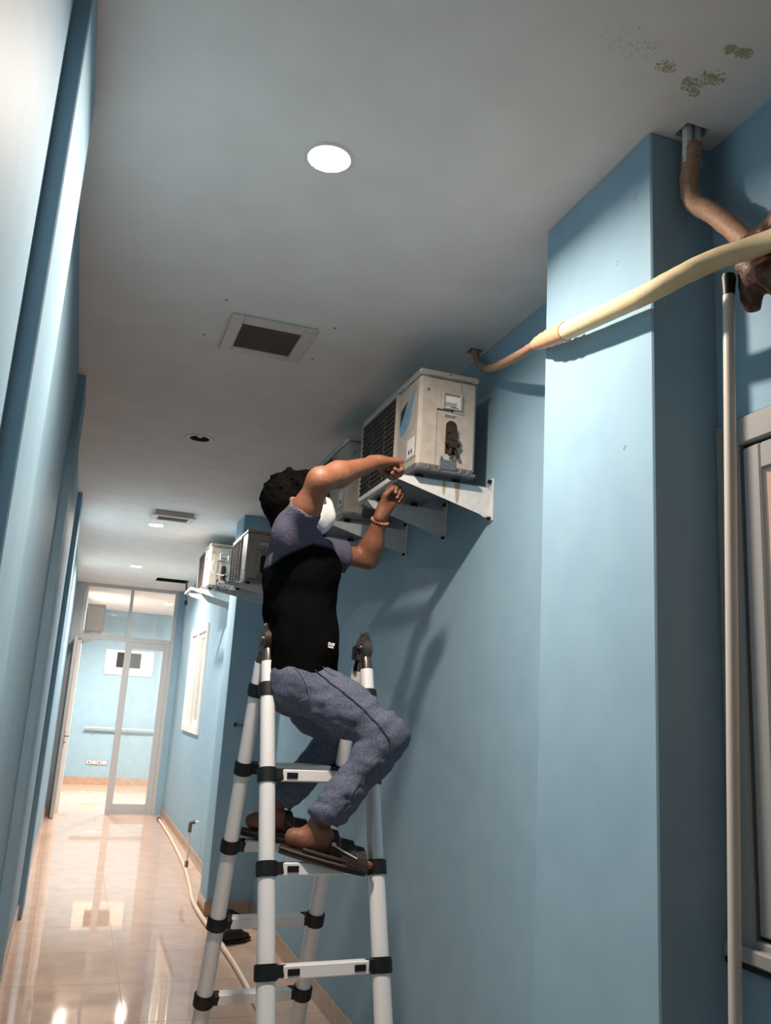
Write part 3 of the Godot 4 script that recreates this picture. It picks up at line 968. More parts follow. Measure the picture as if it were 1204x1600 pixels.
# ------------------------------------------------------------------ telescopic ladder
func build_ladder() -> void:
	var t := thing("telescopic_ladder", "white aluminium telescopic step ladder the man stands astride", "ladder", Vector3(0.752, 0, -2.885), 0.088)
	var yh := 1.702
	var s := 0.28
	var hw := 0.177
	for side: float in [1.0, -1.0]:
		var dir := Vector3(0, -cos(s), side * sin(s))
		var nrm := Vector3(0, sin(s), side * cos(s))
		for sx: float in [-1.0, 1.0]:
			var top := Vector3(sx * hw, yh, 0)
			top += nrm * 0.018
			# telescoping tubes, wider towards the floor
			var cuts := [0.075]
			for k in 6: cuts.append(0.168 + 0.27 * k)
			cuts.append(1.745)
			for k in cuts.size() - 1:
				var r := 0.0225 + 0.0012 * k
				var st := tool()
				cyl(st, top + dir * cuts[k], top + dir * cuts[k + 1], r, 24)
				part("stile_tube", st, M.ladder, t)
			for k in 6:
				var c: Vector3 = top + dir * (0.168 + 0.27 * k)
				var st := tool()
				soft_cyl(st, c - dir * 0.022, c + dir * 0.022, 0.0305 + 0.0012 * k, 0.004, 24)
				var xf := Transform3D(Basis(Vector3.RIGHT, dir, nrm), c)
				box(st, Vector3(minf(0.0, -sx * 0.055), -0.018, -0.019), Vector3(maxf(0.0, -sx * 0.055), 0.016, 0.019), 0.003, xf)
				part("collar", st, M.plastic, t, "black plastic collar")
			var foot := tool()
			soft_cyl(foot, top + dir * 1.735, Vector3((top + dir * 1.772).x, 0.002, (top + dir * 1.772).z), 0.034, 0.006, 20)
			part("rubber_foot", foot, M.plastic, t, "black rubber foot")
			# hinge arm casting running into the stile
			var st := tool()
			tube(st, [top + dir * 0.085, top + dir * 0.05, top + dir * 0.01 - nrm * 0.008, Vector3(sx * hw, yh + 0.012, 0)], [0.0215, 0.0195, 0.015, 0.012], 14)
			part("hinge_arm", st, M.hinge, t, "bare metal hinge arm")
		# rungs
		for k in 6:
			var a := Vector3(0, yh, 0) + nrm * 0.018 + dir * (0.168 + 0.27 * k)
			var st := tool()
			var b := Basis(Vector3.RIGHT, Vector3(0, 1, 0), Vector3(0, 0, 1))
			b = Basis(Vector3.RIGHT, side * -0.12)
			box(st, Vector3(-hw + 0.045, -0.018, -0.021), Vector3(hw - 0.045, 0.018, 0.021), 0.003, Transform3D(b, a))
			part("rung", st, M.rung, t)
			for sx: float in [-1.0, 1.0]:
				st = tool()
				box(st, Vector3(sx * (hw - 0.075) - 0.018, -0.009, 0.0215 * side - 0.003), Vector3(sx * (hw - 0.075) + 0.018, 0.009, 0.0215 * side + 0.003), 0.002, Transform3D(b, a))
				part("rung_latch", st, M.plastic, t, "black release latch")
	for sx: float in [-1.0, 1.0]:
		var st := tool()
		var c := Vector3(sx * hw, yh + 0.005, 0)
		soft_cyl(st, c + Vector3(-0.017, 0, 0), c + Vector3(0.017, 0, 0), 0.046, 0.006, 28)
		soft_cyl(st, c + Vector3(-0.021, 0, 0), c + Vector3(0.021, 0, 0), 0.02, 0.003, 20)
		box(st, c + Vector3(-0.013, 0.0, -0.02), c + Vector3(0.013, 0.058, 0.02), 0.008)
		var h := part("hinge", st, M.hinge, t, "round metal hinge")
		st = tool()
		cyl(st, c + Vector3(-sx * 0.021, 0, 0), c + Vector3(-sx * 0.034, 0, 0), 0.012, 14)
		box(st, c + Vector3(-sx * 0.034 - 0.006, -0.04, -0.012), c + Vector3(-sx * 0.034 + 0.006, 0.008, 0.012), 0.003)
		part("lock_lever", st, M.plastic, h)

# ------------------------------------------------------------------ pipes
func wavy(pts: Array, r0: float, amp: float, seed_: int) -> Array:
	var rng := RandomNumberGenerator.new()
	rng.seed = seed_
	var out := []
	for p in pts: out.append(r0 + rng.randf_range(-amp, amp))
	return out

func build_pipes() -> void:
	# long foam sleeve across the pillar
	var t := thing("insulated_pipe", "cream foam insulated pipe slung across the near blue pillar", "pipe", Vector3(1.12, 2.5, -1.5))
	var o := -t.position
	var st := tool()
	var pts := curve([Vector3(1.285, 2.50, -0.95), Vector3(1.272, 2.508, -1.15), Vector3(1.25, 2.512, -1.286), Vector3(1.19, 2.502, -1.379), Vector3(1.15, 2.486, -1.437), Vector3(1.116, 2.472, -1.53), Vector3(1.112, 2.493, -1.68), Vector3(1.115, 2.528, -1.894)], 6)
	for i in pts.size(): pts[i] = pts[i] + o
	tube(st, pts, wavy(pts, 0.0238, 0.0006, 5), 20)
	part("foam_sleeve", st, M.foam, t, "cream foam sleeve")
	st = tool()
	pts = curve([Vector3(1.115, 2.526, -1.88), Vector3(1.115, 2.536, -1.93), Vector3(1.118, 2.548, -1.985), Vector3(1.132, 2.568, -2.05), Vector3(1.147, 2.586, -2.105)], 4)
	for i in pts.size(): pts[i] = pts[i] + o
	var rr := []
	for i in pts.size():
		var f := float(i) / (pts.size() - 1)
		rr.append(lerpf(0.0262, 0.0155, f * f) + 0.002 * sin(i * 2.1))
	tube(st, pts, rr, 16)
	part("tape_joint", st, M.tape_pale, t, "pale tape wrapped around the joint")
	st = tool()
	pts = curve([Vector3(1.141, 2.58, -2.085), Vector3(1.165, 2.605, -2.17), Vector3(1.20, 2.642, -2.29), Vector3(1.27, 2.728, -2.596), Vector3(1.315, 2.80, -2.80), Vector3(1.34, 2.86, -2.91), Vector3(1.346, 2.91, -2.965), Vector3(1.346, 2.98, -2.985), Vector3(1.346, 3.06, -2.985)], 5)
	for i in pts.size(): pts[i] = pts[i] + o
	tube(st, pts, wavy(pts, 0.0145, 0.0012, 9), 14)
	part("taped_line", st, M.tape, t, "thin brown taped line")
	# pipe from the ceiling hole
	t = thing("taped_pipe", "brown taped pipe from the ceiling hole ending in a dark knot above the window", "pipe", Vector3(1.262, H, -1.537))
	o = -t.position
	st = tool()
	for dx: float in [-0.0135, 0.0135]:
		tube(st, [Vector3(1.262 + dx, 3.1, -1.537) + o, Vector3(1.262 + dx, 2.86, -1.54) + o], 0.0125, 12)
	part("bare_pipes", st, M.white, t, "two bare white pipes")
	st = tool()
	pts = curve([Vector3(1.262, 2.915, -1.538), Vector3(1.260, 2.86, -1.543), Vector3(1.258, 2.80, -1.548), Vector3(1.26, 2.745, -1.53), Vector3(1.265, 2.70, -1.485), Vector3(1.27, 2.645, -1.44), Vector3(1.275, 2.58, -1.39), Vector3(1.28, 2.54, -1.36)], 5)
	for i in pts.size(): pts[i] = pts[i] + o
	tube(st, pts, wavy(pts, 0.0235, 0.0018, 15), 16)
	part("tape_wrap", st, M.tape, t, "brown tape wrapping")
	# dark bundle behind the foam pipe: a lumpy taped knot
	st = tool()
	var bones := [
		[Vector3(1.285, 2.54, -1.37), Vector3(1.300, 2.43, -1.405), 0.034, 0.020, 0, 0.03],
		[Vector3(1.300, 2.50, -1.37), Vector3(1.305, 2.445, -1.30), 0.040, 0.036, 0, 0.03],
		[Vector3(1.305, 2.445, -1.30), Vector3(1.30, 2.38, -0.95), 0.034, 0.030, 0, 0.03],
		[Vector3(1.290, 2.55, -1.36), Vector3(1.305, 2.595, -1.28), 0.030, 0.030, 0, 0.03],
		[Vector3(1.305, 2.595, -1.28), Vector3(1.305, 2.66, -1.0), 0.030, 0.030, 0, 0.03]]
	field_mesh(st, bones, 0.007, 0.010, 16.0, 61)
	part("taped_knot", st, M.tape_dark, t, "dark brown taped knot of pipes").position = o
	# upright drain pipe before the window
	t = thing("drain_pipe", "upright white plastic pipe with a black cap before the near window", "pipe", Vector3(1.25, 0, -1.492))
	st = tool()
	tube(st, [Vector3(0, 0.0, 0), Vector3(0, 2.468, 0.077)], 0.0125, 20)
	part("pipe", st, M.pvc, t)
	st = tool()
	tube(st, [Vector3(0, 2.447, 0.0763), Vector3(0, 2.46, 0.0767), Vector3(0, 2.487, 0.0776), Vector3(0, 2.496, 0.078)], [0.0135, 0.014, 0.0165, 0.0135], 20)
	part("cap", st, M.plastic, t, "black rubber cap")
	# drain line on the floor with a riser
	t = thing("floor_drain_line", "white plastic drain line lying along the skirting with an upright riser", "pipe", Vector3(1.13, 0, -8.33))
	o = -t.position
	st = tool()
	pts = curve([Vector3(1.172, 0.018, -11.6), Vector3(1.172, 0.018, -10.6), Vector3(1.165, 0.018, -9.84), Vector3(1.13, 0.018, -8.5), Vector3(1.075, 0.018, -7.6), Vector3(1.034, 0.018, -7.1), Vector3(1.030, 0.018, -6.6), Vector3(1.055, 0.018, -5.9), Vector3(1.07, 0.018, -5.3), Vector3(1.06, 0.018, -4.6), Vector3(1.03, 0.018, -3.9)], 6)
	for i in pts.size(): pts[i] = pts[i] + o
	tube(st, pts, 0.0165, 14)
	part("pipe", st, M.pvc_floor, t)
	st = tool()
	tube(st, [Vector3(1.128, 0.05, -8.33) + o, Vector3(1.125, 0.36, -8.33) + o], 0.009, 12)
	part("riser", st, M.pvc_floor, t)
	st = tool()
	soft_cyl(st, Vector3(1.128, 0.03, -8.33) + o, Vector3(1.128, 0.085, -8.33) + o, 0.016, 0.003, 14)
	part("coupling", st, M.ink_grey, t, "grey coupling")
	st = tool()
	tube(st, curve([Vector3(1.125, 0.33, -8.33) + o, Vector3(1.125, 0.385, -8.33) + o, Vector3(1.133, 0.412, -8.33) + o, Vector3(1.165, 0.415, -8.33) + o], 5), 0.017, 14)
	part("elbow", st, M.alu_dark, t, "dark grey elbow")
	st = tool()
	tube(st, [Vector3(1.155, 0.415, -8.33) + o, Vector3(1.20, 0.418, -8.33) + o], 0.010, 12)
	part("stub", st, M.white, t)
	st = tool()
	soft_cyl(st, Vector3(1.172, 0.018, -11.62) + o, Vector3(1.172, 0.018, -11.54) + o, 0.024, 0.004, 14)
	part("end_cap", st, M.gasket, t, "black end cap")

# ------------------------------------------------------------------ small things
func build_small_things() -> void:
	# hook on the second pillar
	var t := thing("wall_hook", "small dark metal hook on the farther blue pillar beside the ladder", "hook", Vector3(1.155, 1.336, -6.65))
	var st := tool()
	soft_cyl(st, Vector3(0, 0, 0.0), Vector3(0, 0, 0.02), 0.014, 0.003, 14)
	part("plate", st, M.ink, t)
	st = tool()
	tube(st, [Vector3(0, 0, 0.018), Vector3(0.06, 0.0, 0.03)], 0.006, 10)
	part("arm", st, M.alu_dark, t)
	# chipped paint on the near pillar
	var rng := RandomNumberGenerator.new()
	rng.seed = 5
	for c in [[2.80, -1.645, 0.006], [2.66, -1.72, 0.003], [2.155, -1.69, 0.004]]:
		st = tool()
		for j in 5:
			var y: float = c[0] + rng.randf_range(-1, 1) * c[2] * 2.0
			var z: float = c[1] + rng.randf_range(-1, 1) * c[2] * 1.5
			var r: float = c[2] * rng.randf_range(0.4, 0.9)
			prism(st, [Vector2(z - r, y), Vector2(z + r * 0.4, y + r * 0.8), Vector2(z + r * 1.2, y + r * 0.3), Vector2(z + r * 0.2, y - r * 0.7)], Vector3(1.1664, 0, 0), Vector3(0, 0, 1), Vector3.UP, Vector3(0.0008, 0, 0))
		solo("paint_chip", st, M.alu_grey, "small chip in the paint of the near blue pillar", "chip", "paint chips on the near pillar")
	# two shoes left by the second pillar
	shoe(Vector3(1.165, 0.0, -5.95), 0.5, M.leather, "brown slip-on shoe lying on the floor behind the ladder")
	shoe(Vector3(1.20, 0.0, -6.48), 0.25, M.ink, "black shoe on the floor against the farther blue pillar")

func shoe(at: Vector3, turn: float, m: Material, label: String) -> void:
	var t := thing("shoe", label, "shoe", at, turn, "shoes on the floor by the farther pillar")
	var st := tool()
	var poly := []
	for k in 24:
		var a := TAU * k / 24
		var x := cos(a) * 0.125
		var w := 0.040 + 0.009 * cos(a) - 0.006 * cos(2.0 * a)
		poly.append(Vector2(x, sin(a) * w))
	prism(st, poly, Vector3(0, 0.001, 0), Vector3.RIGHT, Vector3(0, 0, 1), Vector3(0, 0.018, 0))
	part("sole", st, M.plastic, t)
	st = tool()
	field_mesh(st, [
		[Vector3(-0.085, 0.035, 0), Vector3(0.02, 0.038, 0), 0.032, 0.034, 0, 0.03],
		[Vector3(0.02, 0.034, 0), Vector3(0.088, 0.026, 0), 0.036, 0.022, 0, 0.03],
		[Vector3(-0.085, 0.06, 0), Vector3(-0.02, 0.055, 0), 0.026, 0.024, 0, 0.03]], 0.006)
	part("upper", st, m, t)

# ------------------------------------------------------------------ smooth bodies: distance field meshed as surface nets
# bone: [a, b, ra, rb, flat (bit 1: cut square at b, bit 2: at a), blend]
func field_mesh(st: SurfaceTool, bones: Array, h: float, amp := 0.0, freq := 10.0, seed_ := 1, colour := false, squash := Vector3.ONE) -> void:
	var lo := Vector3.ONE * 1e9
	var hi := -lo
	for b in bones:
		var r: float = maxf(b[2], b[3]) + amp
		for p in [b[0], b[1]]:
			lo = lo.min(p - Vector3.ONE * r); hi = hi.max(p + Vector3.ONE * r)
	lo -= Vector3.ONE * h * 2.6
	hi += Vector3.ONE * h * 2.6
	var nx := int((hi.x - lo.x) / h) + 2
	var ny := int((hi.y - lo.y) / h) + 2
	var nz := int((hi.z - lo.z) / h) + 2
	var sy := nx
	var sz := nx * ny
	var f := PackedFloat32Array()
	f.resize(nx * ny * nz)
	f.fill(1.0)
	for b in bones:
		var a: Vector3 = b[0]
		var c: Vector3 = b[1]
		var ra: float = b[2]
		var rb: float = b[3]
		var flat: int = b[4]
		var k: float = maxf(b[5], 1e-5)
		var ab := c - a
		var l2 := maxf(ab.length_squared(), 1e-9)
		var d := ab.normalized()
		var m := maxf(ra, rb) + k + h * 2.0
		var b0 := (a.min(c) - Vector3.ONE * m - lo) / h
		var b1 := (a.max(c) + Vector3.ONE * m - lo) / h
		for iz in range(maxi(int(b0.z), 0), mini(int(b1.z) + 1, nz)):
			for iy in range(maxi(int(b0.y), 0), mini(int(b1.y) + 1, ny)):
				var idx := iz * sz + iy * sy + maxi(int(b0.x), 0)
				for ix in range(maxi(int(b0.x), 0), mini(int(b1.x) + 1, nx)):
					var p := Vector3(lo.x + ix * h, lo.y + iy * h, lo.z + iz * h)
					var t := clampf((p - a).dot(ab) / l2, 0.0, 1.0)
					var v := (p - a - ab * t).length() - (ra + (rb - ra) * t)
					if flat & 1: v = maxf(v, (p - c).dot(d))
					if flat & 2: v = maxf(v, (a - p).dot(d))
					var o := f[idx]
					var e := k - absf(v - o)
					if e > 0.0: f[idx] = minf(v, o) - e * e / k * 0.25
					elif v < o: f[idx] = v
					idx += 1
	if amp > 0.0:
		var ns := FastNoiseLite.new()
		ns.seed = seed_
		ns.frequency = 1.0
		ns.fractal_octaves = 2
		for iz in nz:
			for iy in ny:
				var idx := iz * sz + iy * sy
				for ix in nx:
					if absf(f[idx]) < h * 2.5 + amp:
						f[idx] += amp * ns.get_noise_3d((lo.x + ix * h) * freq * squash.x, (lo.y + iy * h) * freq * squash.y, (lo.z + iz * h) * freq * squash.z)
					idx += 1
	# vertices
	var vid := PackedInt32Array()
	vid.resize(nx * ny * nz)
	vid.fill(-1)
	var vp := PackedVector3Array()
	var offs := [0, 1, sy, sy + 1, sz, sz + 1, sz + sy, sz + sy + 1]
	var edges := [[0, 1], [2, 3], [4, 5], [6, 7], [0, 2], [1, 3], [4, 6], [5, 7], [0, 4], [1, 5], [2, 6], [3, 7]]
	var cor := []
	for i in 8: cor.append(Vector3(i & 1, (i >> 1) & 1, (i >> 2) & 1))
	for iz in nz - 1:
		for iy in ny - 1:
			var idx := iz * sz + iy * sy
			for ix in nx - 1:
				var f0 := f[idx]
				if absf(f0) < h * 3.0:
					var neg := 0
					for q in offs:
						if f[idx + q] < 0.0: neg += 1
					if neg > 0 and neg < 8:
						var s := Vector3.ZERO
						var n := 0
						for e in edges:
							var fa := f[idx + offs[e[0]]]
							var fb := f[idx + offs[e[1]]]
							if (fa < 0.0) != (fb < 0.0):
								s += (cor[e[0]] as Vector3).lerp(cor[e[1]], fa / (fa - fb))
								n += 1
						vid[idx] = vp.size()
						vp.append(lo + (Vector3(ix, iy, iz) + s / n) * h)
				idx += 1
	var quads := PackedInt32Array()
	for iz in range(1, nz - 1):
		for iy in range(1, ny - 1):
			var idx := iz * sz + iy * sy + 1
			for ix in range(1, nx - 1):
				if vid[idx] >= 0 or absf(f[idx]) < h * 1.8:
					var a := f[idx] < 0.0
					if a != (f[idx + 1] < 0.0):
						var q := [vid[idx - sy - sz], vid[idx - sz], vid[idx], vid[idx - sy]]
						if a: q.reverse()
						quads.append_array(q)
					if a != (f[idx + sy] < 0.0):
						var q := [vid[idx - 1 - sz], vid[idx - 1], vid[idx], vid[idx - sz]]
						if a: q.reverse()
						quads.append_array(q)
					if a != (f[idx + sz] < 0.0):
						var q := [vid[idx - 1 - sy], vid[idx - sy], vid[idx], vid[idx - 1]]
						if a: q.reverse()
						quads.append_array(q)
				idx += 1
	# normals from the faces; q order above gives outward = (b-a)x(c-a) reversed, checked against the field
	var vn := PackedVector3Array()
	vn.resize(vp.size())
	for i in range(0, quads.size(), 4):
		var a := quads[i]; var b := quads[i + 1]; var c := quads[i + 2]; var d := quads[i + 3]
		if a < 0 or b < 0 or c < 0 or d < 0: continue
		var nrm := (vp[c] - vp[a]).cross(vp[d] - vp[b])
		var fc := (vp[a] + vp[b] + vp[c] + vp[d]) * 0.25
		var g := (fc - lo) / h
		var gi := Vector3i(int(g.x), int(g.y), int(g.z))
		var bi := gi.z * sz + gi.y * sy + gi.x
		var gr := Vector3(f[bi + 1] - f[bi], f[bi + sy] - f[bi], f[bi + sz] - f[bi])
		if nrm.dot(gr) < 0.0: nrm = -nrm
		vn[a] += nrm; vn[b] += nrm; vn[c] += nrm; vn[d] += nrm
	for i in vn.size(): vn[i] = vn[i].normalized()
	for i in range(0, quads.size(), 4):
		var a := quads[i]; var b := quads[i + 1]; var c := quads[i + 2]; var d := quads[i + 3]
		if a < 0 or b < 0 or c < 0 or d < 0: continue
		if colour:
			ctri(st, vp[a], vp[b], vp[c], vn[a], vn[b], vn[c])
			ctri(st, vp[a], vp[c], vp[d], vn[a], vn[c], vn[d])
		else:
			tri(st, vp[a], vp[b], vp[c], vn[a], vn[b], vn[c])
			tri(st, vp[a], vp[c], vp[d], vn[a], vn[c], vn[d])

# slides a point along dir until it lies on the surface of the bones
func drape(bones: Array, p: Vector3, dir: Vector3, lift := 0.0) -> Vector3:
	for step in 60:
		var dist := 1.0
		for b in bones:
			var a: Vector3 = b[0]
			var ab: Vector3 = b[1] - b[0]
			var t := clampf((p - a).dot(ab) / maxf(ab.length_squared(), 1e-9), 0.0, 1.0)
			var v: float = (p - a - ab * t).length() - lerpf(b[2], b[3], t)
			var e: float = b[5] - absf(v - dist)
			dist = minf(v, dist) - (e * e / b[5] * 0.25 if e > 0.0 else 0.0)
		if dist <= lift + 0.0004: break
		p += dir * maxf(dist - lift, 0.0003) * 0.9
	return p

func draped(bones: Array, pts: Array, dir: Vector3, lift: float) -> Array:
	var out := []
	for p in pts: out.append(drape(bones, p - dir * 0.3, dir, lift))
	return out

func ctri(st: SurfaceTool, a: Vector3, b: Vector3, c: Vector3, na: Vector3, nb: Vector3, nc: Vector3) -> void:
	if (b - a).cross(c - a).dot(na + nb + nc) > 0.0:
		var t := b; b = c; c = t
		t = nb; nb = nc; nc = t
	for q in [[a, na], [b, nb], [c, nc]]:
		st.set_color(shirt_colour(q[0]))
		st.set_normal(q[1])
		st.add_vertex(q[0])

# ------------------------------------------------------------------ the man on the ladder
func seg_chain(out: Array, pts: Array, rad: Array, k := 0.02) -> void:
	for i in pts.size() - 1:
		out.append([pts[i], pts[i + 1], rad[i], rad[i + 1], 0, k])

# hand bones: wrist, direction of the palm, palm normal (side the fingers curl to), thumb side; curl angles per finger
func hand(out: Array, nails: Array, w: Vector3, d: Vector3, n: Vector3, th: Vector3, curl: Array, thumb_bend: float) -> void:
	d = d.normalized()
	n = (n - d * n.dot(d)).normalized()
	th = (th - d * th.dot(d) - n * th.dot(n)).normalized()
	var s := 0.98
	# palm
	for q in [-0.024, -0.008, 0.008, 0.022]:
		out.append([w + th * q * 0.55, w + d * 0.078 * s + th * q * 1.15, 0.0145, 0.0115, 0, 0.016])
	out.append([w - d * 0.03, w + d * 0.01, 0.0225, 0.020, 0, 0.02])
	var lens := [[0.040, 0.025, 0.019], [0.044, 0.028, 0.020], [0.041, 0.026, 0.019], [0.032, 0.019, 0.017]]
	for i in 4:
		var root := w + d * (0.080 - 0.004 * absf(i - 1.0)) * s + th * (0.0285 - 0.019 * i)
		var dir := (d + th * (0.10 - 0.07 * i)).normalized()
		var p := root
		var ang := 0.0
		for j in 3:
			ang += curl[i][j]
			var dd := (dir * cos(ang) + n * sin(ang)).normalized()
			var q: Vector3 = p + dd * lens[i][j] * s
			var r0 := 0.0092 - 0.0008 * j - (0.0012 if i == 3 else 0.0)
			out.append([p, q, r0, r0 - 0.0008, 0, 0.004])
			if j == 2: nails.append([q, dd, (-dir * sin(ang) + n * cos(ang)) * -1.0])
			p = q
	# thumb leaves the side of the palm near its base
	var t0 := w + d * 0.016 + th * 0.018 + n * 0.006
	var t1 := t0 + (d * 0.72 + th * 0.5 + n * 0.40).normalized() * 0.040 * s
	var t2 := t1 + (d * 0.95 + th * (0.15 - thumb_bend) + n * 0.35).normalized() * 0.032 * s
	var t3 := t2 + (d * 0.9 - th * thumb_bend + n * 0.15).normalized() * 0.025 * s
	out.append([t0, t1, 0.0150, 0.0108, 0, 0.010])
	out.append([t1, t2, 0.0108, 0.0098, 0, 0.004])
	out.append([t2, t3, 0.0098, 0.0078, 0, 0.004])

func build_person() -> void:
	var base := Vector3(0.76, 1.04, -2.87)
	var t := thing("person", "man in a two-tone dark shirt, jeans and face mask astride the ladder, reaching up", "person", base)
	# joints
	var pelvis := Vector3(0.690, 1.615, -2.872)
	var chest := Vector3(0.672, 1.96, -2.872)
	var neck0 := Vector3(0.640, 2.085, -2.868)
	var shR := Vector3(0.600, 2.040, -2.712)
	var elR := Vector3(0.642, 2.206, -2.578)
	var wrR := Vector3(0.872, 2.333, -2.70)
	var shL := Vector3(0.685, 2.055, -3.035)
	var elL := Vector3(0.975, 2.062, -3.07)
	var wrL := Vector3(0.990, 2.230, -2.965)
	var hipR := Vector3(0.695, 1.575, -2.80)
	var knR := Vector3(0.948, 1.425, -2.625)
	var anR := Vector3(0.742, 1.150, -2.668)
	var hipL := Vector3(0.695, 1.575, -2.945)
	var knL := Vector3(0.925, 1.400, -3.09)
	var anL := Vector3(0.695, 1.150, -3.10)
	# ---- continuous body (skin), kept slightly inside the clothes
	var b := []
	for dz: float in [-0.055, 0.055]:
		seg_chain(b, [pelvis + Vector3(0, 0, dz), Vector3(0.69, 1.76, -2.872 + dz), chest + Vector3(0, 0, dz * 1.2), Vector3(0.648, 2.05, -2.872 + dz * 1.3)], [0.085, 0.078, 0.085, 0.055], 0.05)
	seg_chain(b, [neck0 + Vector3(0, -0.02, 0), neck0 + Vector3(0.012, 0.07, 0)], [0.052, 0.047], 0.04)
	seg_chain(b, [Vector3(0.64, 2.045, -2.80), shR, shR.lerp(elR, 0.5), elR, elR.lerp(wrR, 0.3), wrR], [0.05, 0.048, 0.043, 0.0375, 0.0395, 0.0235], 0.03)
	seg_chain(b, [Vector3(0.655, 2.05, -2.95), shL, shL.lerp(elL, 0.5), elL, elL.lerp(wrL, 0.3), wrL], [0.05, 0.048, 0.042, 0.036, 0.038, 0.0235], 0.03)
	seg_chain(b, [hipR, knR, knR.lerp(anR, 0.3), anR], [0.07, 0.05, 0.048, 0.032], 0.03)
	seg_chain(b, [hipL, knL, knL.lerp(anL, 0.3), anL], [0.07, 0.05, 0.048, 0.032], 0.03)
	var st := tool()
	field_mesh(st, b, 0.010)
	# hands
	var nails := []
	var hb := []
	hand(hb, nails, wrR, Vector3(1.0, 0.18, -0.30), Vector3(0.25, -1.0, -0.05), Vector3(0.25, 0.15, -1.0), [[0.85, 1.45, 0.85], [1.1, 1.55, 0.95], [1.2, 1.6, 0.95], [1.25, 1.6, 0.95]], 0.2)
	field_mesh(st, hb, 0.0032)
	hb = []
	hand(hb, nails, wrL, Vector3(0.50, 1.0, 0.05), Vector3(0.30, -0.1, 1.0), Vector3(-1.0, 0.50, 0.15), [[1.0, 1.2, 0.6], [1.15, 1.35, 0.7], [1.2, 1.4, 0.7], [1.2, 1.4, 0.7]], 0.35)
	field_mesh(st, hb, 0.0032)
	# feet
	var fb := []
	foot(fb, Vector3(0.674, 1.105, -2.682), Vector3(0.888, 1.056, -2.672), anR)
	field_mesh(st, fb, 0.0045)
	fb = []
	foot(fb, Vector3(0.632, 1.098, -3.105), Vector3(0.848, 1.066, -3.095), anL)
	field_mesh(st, fb, 0.0045)
	# head: frame with forward f, up u, right r
	var hc := Vector3(0.634, 2.190, -2.868)
	var fw := Vector3(0.96, 0.26, 0.04).normalized()
	var up := (Vector3(-0.26, 0.95, 0.02) - fw * fw.dot(Vector3(-0.26, 0.95, 0.02))).normalized()
	var rt := fw.cross(up)
	var hx := Transform3D(Basis(rt, up, -fw), hc)      # local: x right, y up, -z forward
	var hd := []
	for e in [
		[Vector3(0, 0.022, 0.030), Vector3(0, 0.026, -0.028), 0.080, 0.074, 0.03],     # skull
		[Vector3(0, -0.01, -0.045), Vector3(0, -0.055, -0.05), 0.058, 0.048, 0.03],    # face
		[Vector3(0, -0.075, -0.062), Vector3(0, -0.088, -0.072), 0.030, 0.022, 0.03],  # chin
		[Vector3(-0.045, -0.045, 0.0), Vector3(-0.02, -0.082, -0.052), 0.020, 0.018, 0.03],
		[Vector3(0.045, -0.045, 0.0), Vector3(0.02, -0.082, -0.052), 0.020, 0.018, 0.03],
		[Vector3(0, 0.004, -0.098), Vector3(0, -0.032, -0.116), 0.009, 0.013, 0.014],  # nose
		[Vector3(-0.012, -0.036, -0.104), Vector3(0.012, -0.036, -0.104), 0.009, 0.009, 0.01],
		[Vector3(-0.036, 0.018, -0.088), Vector3(0.036, 0.018, -0.088), 0.011, 0.011, 0.015], # brow
		[Vector3(-0.016, -0.058, -0.096), Vector3(0.016, -0.058, -0.096), 0.008, 0.008, 0.008], # lips
		[Vector3(0.034, -0.022, -0.080), Vector3(0.040, -0.016, -0.06), 0.018, 0.018, 0.02], # cheeks
		[Vector3(-0.034, -0.022, -0.080), Vector3(-0.040, -0.016, -0.06), 0.018, 0.018, 0.02],
		[Vector3(0.080, -0.006, 0.026), Vector3(0.075, -0.048, 0.014), 0.0145, 0.011, 0.008],  # ears
		[Vector3(0.090, 0.002, 0.034), Vector3(0.088, -0.026, 0.036), 0.0075, 0.0075, 0.006],
		[Vector3(-0.080, -0.006, 0.026), Vector3(-0.075, -0.048, 0.014), 0.0145, 0.011, 0.008],
		[Vector3(0, -0.03, 0.03), Vector3(0, -0.12, 0.035), 0.052, 0.05, 0.03]]:          # nape
		hd.append([hx * (e[0] as Vector3), hx * (e[1] as Vector3), e[2], e[3], 0, e[4]])
	field_mesh(st, hd, 0.0042)
	var body := part("body", st, M.skin, t, "brown skinned arms, hands, feet and head")
	# eyes
	for sx: float in [-1.0, 1.0]:
		st = tool()
		ball(st, hx * Vector3(sx * 0.031, 0.0, -0.089), Vector3.ONE * 0.0115, 14)
		var ey := part("eye", st, M.white, t)
		st = tool()
		ball(st, hx * Vector3(sx * 0.031, 0.001, -0.0965), Vector3.ONE * 0.0052, 10)
		part("iris", st, M.ink, ey)
		ey.position = -base
		st = tool()
		tube(st, curve([hx * Vector3(sx * 0.014, 0.022, -0.102), hx * Vector3(sx * 0.032, 0.027, -0.098), hx * Vector3(sx * 0.050, 0.019, -0.082)], 4), 0.004, 8)
		part("eyebrow", st, M.hair, t).position = -base
	# hair: cap over the skull with rough tufts
	var hr := []
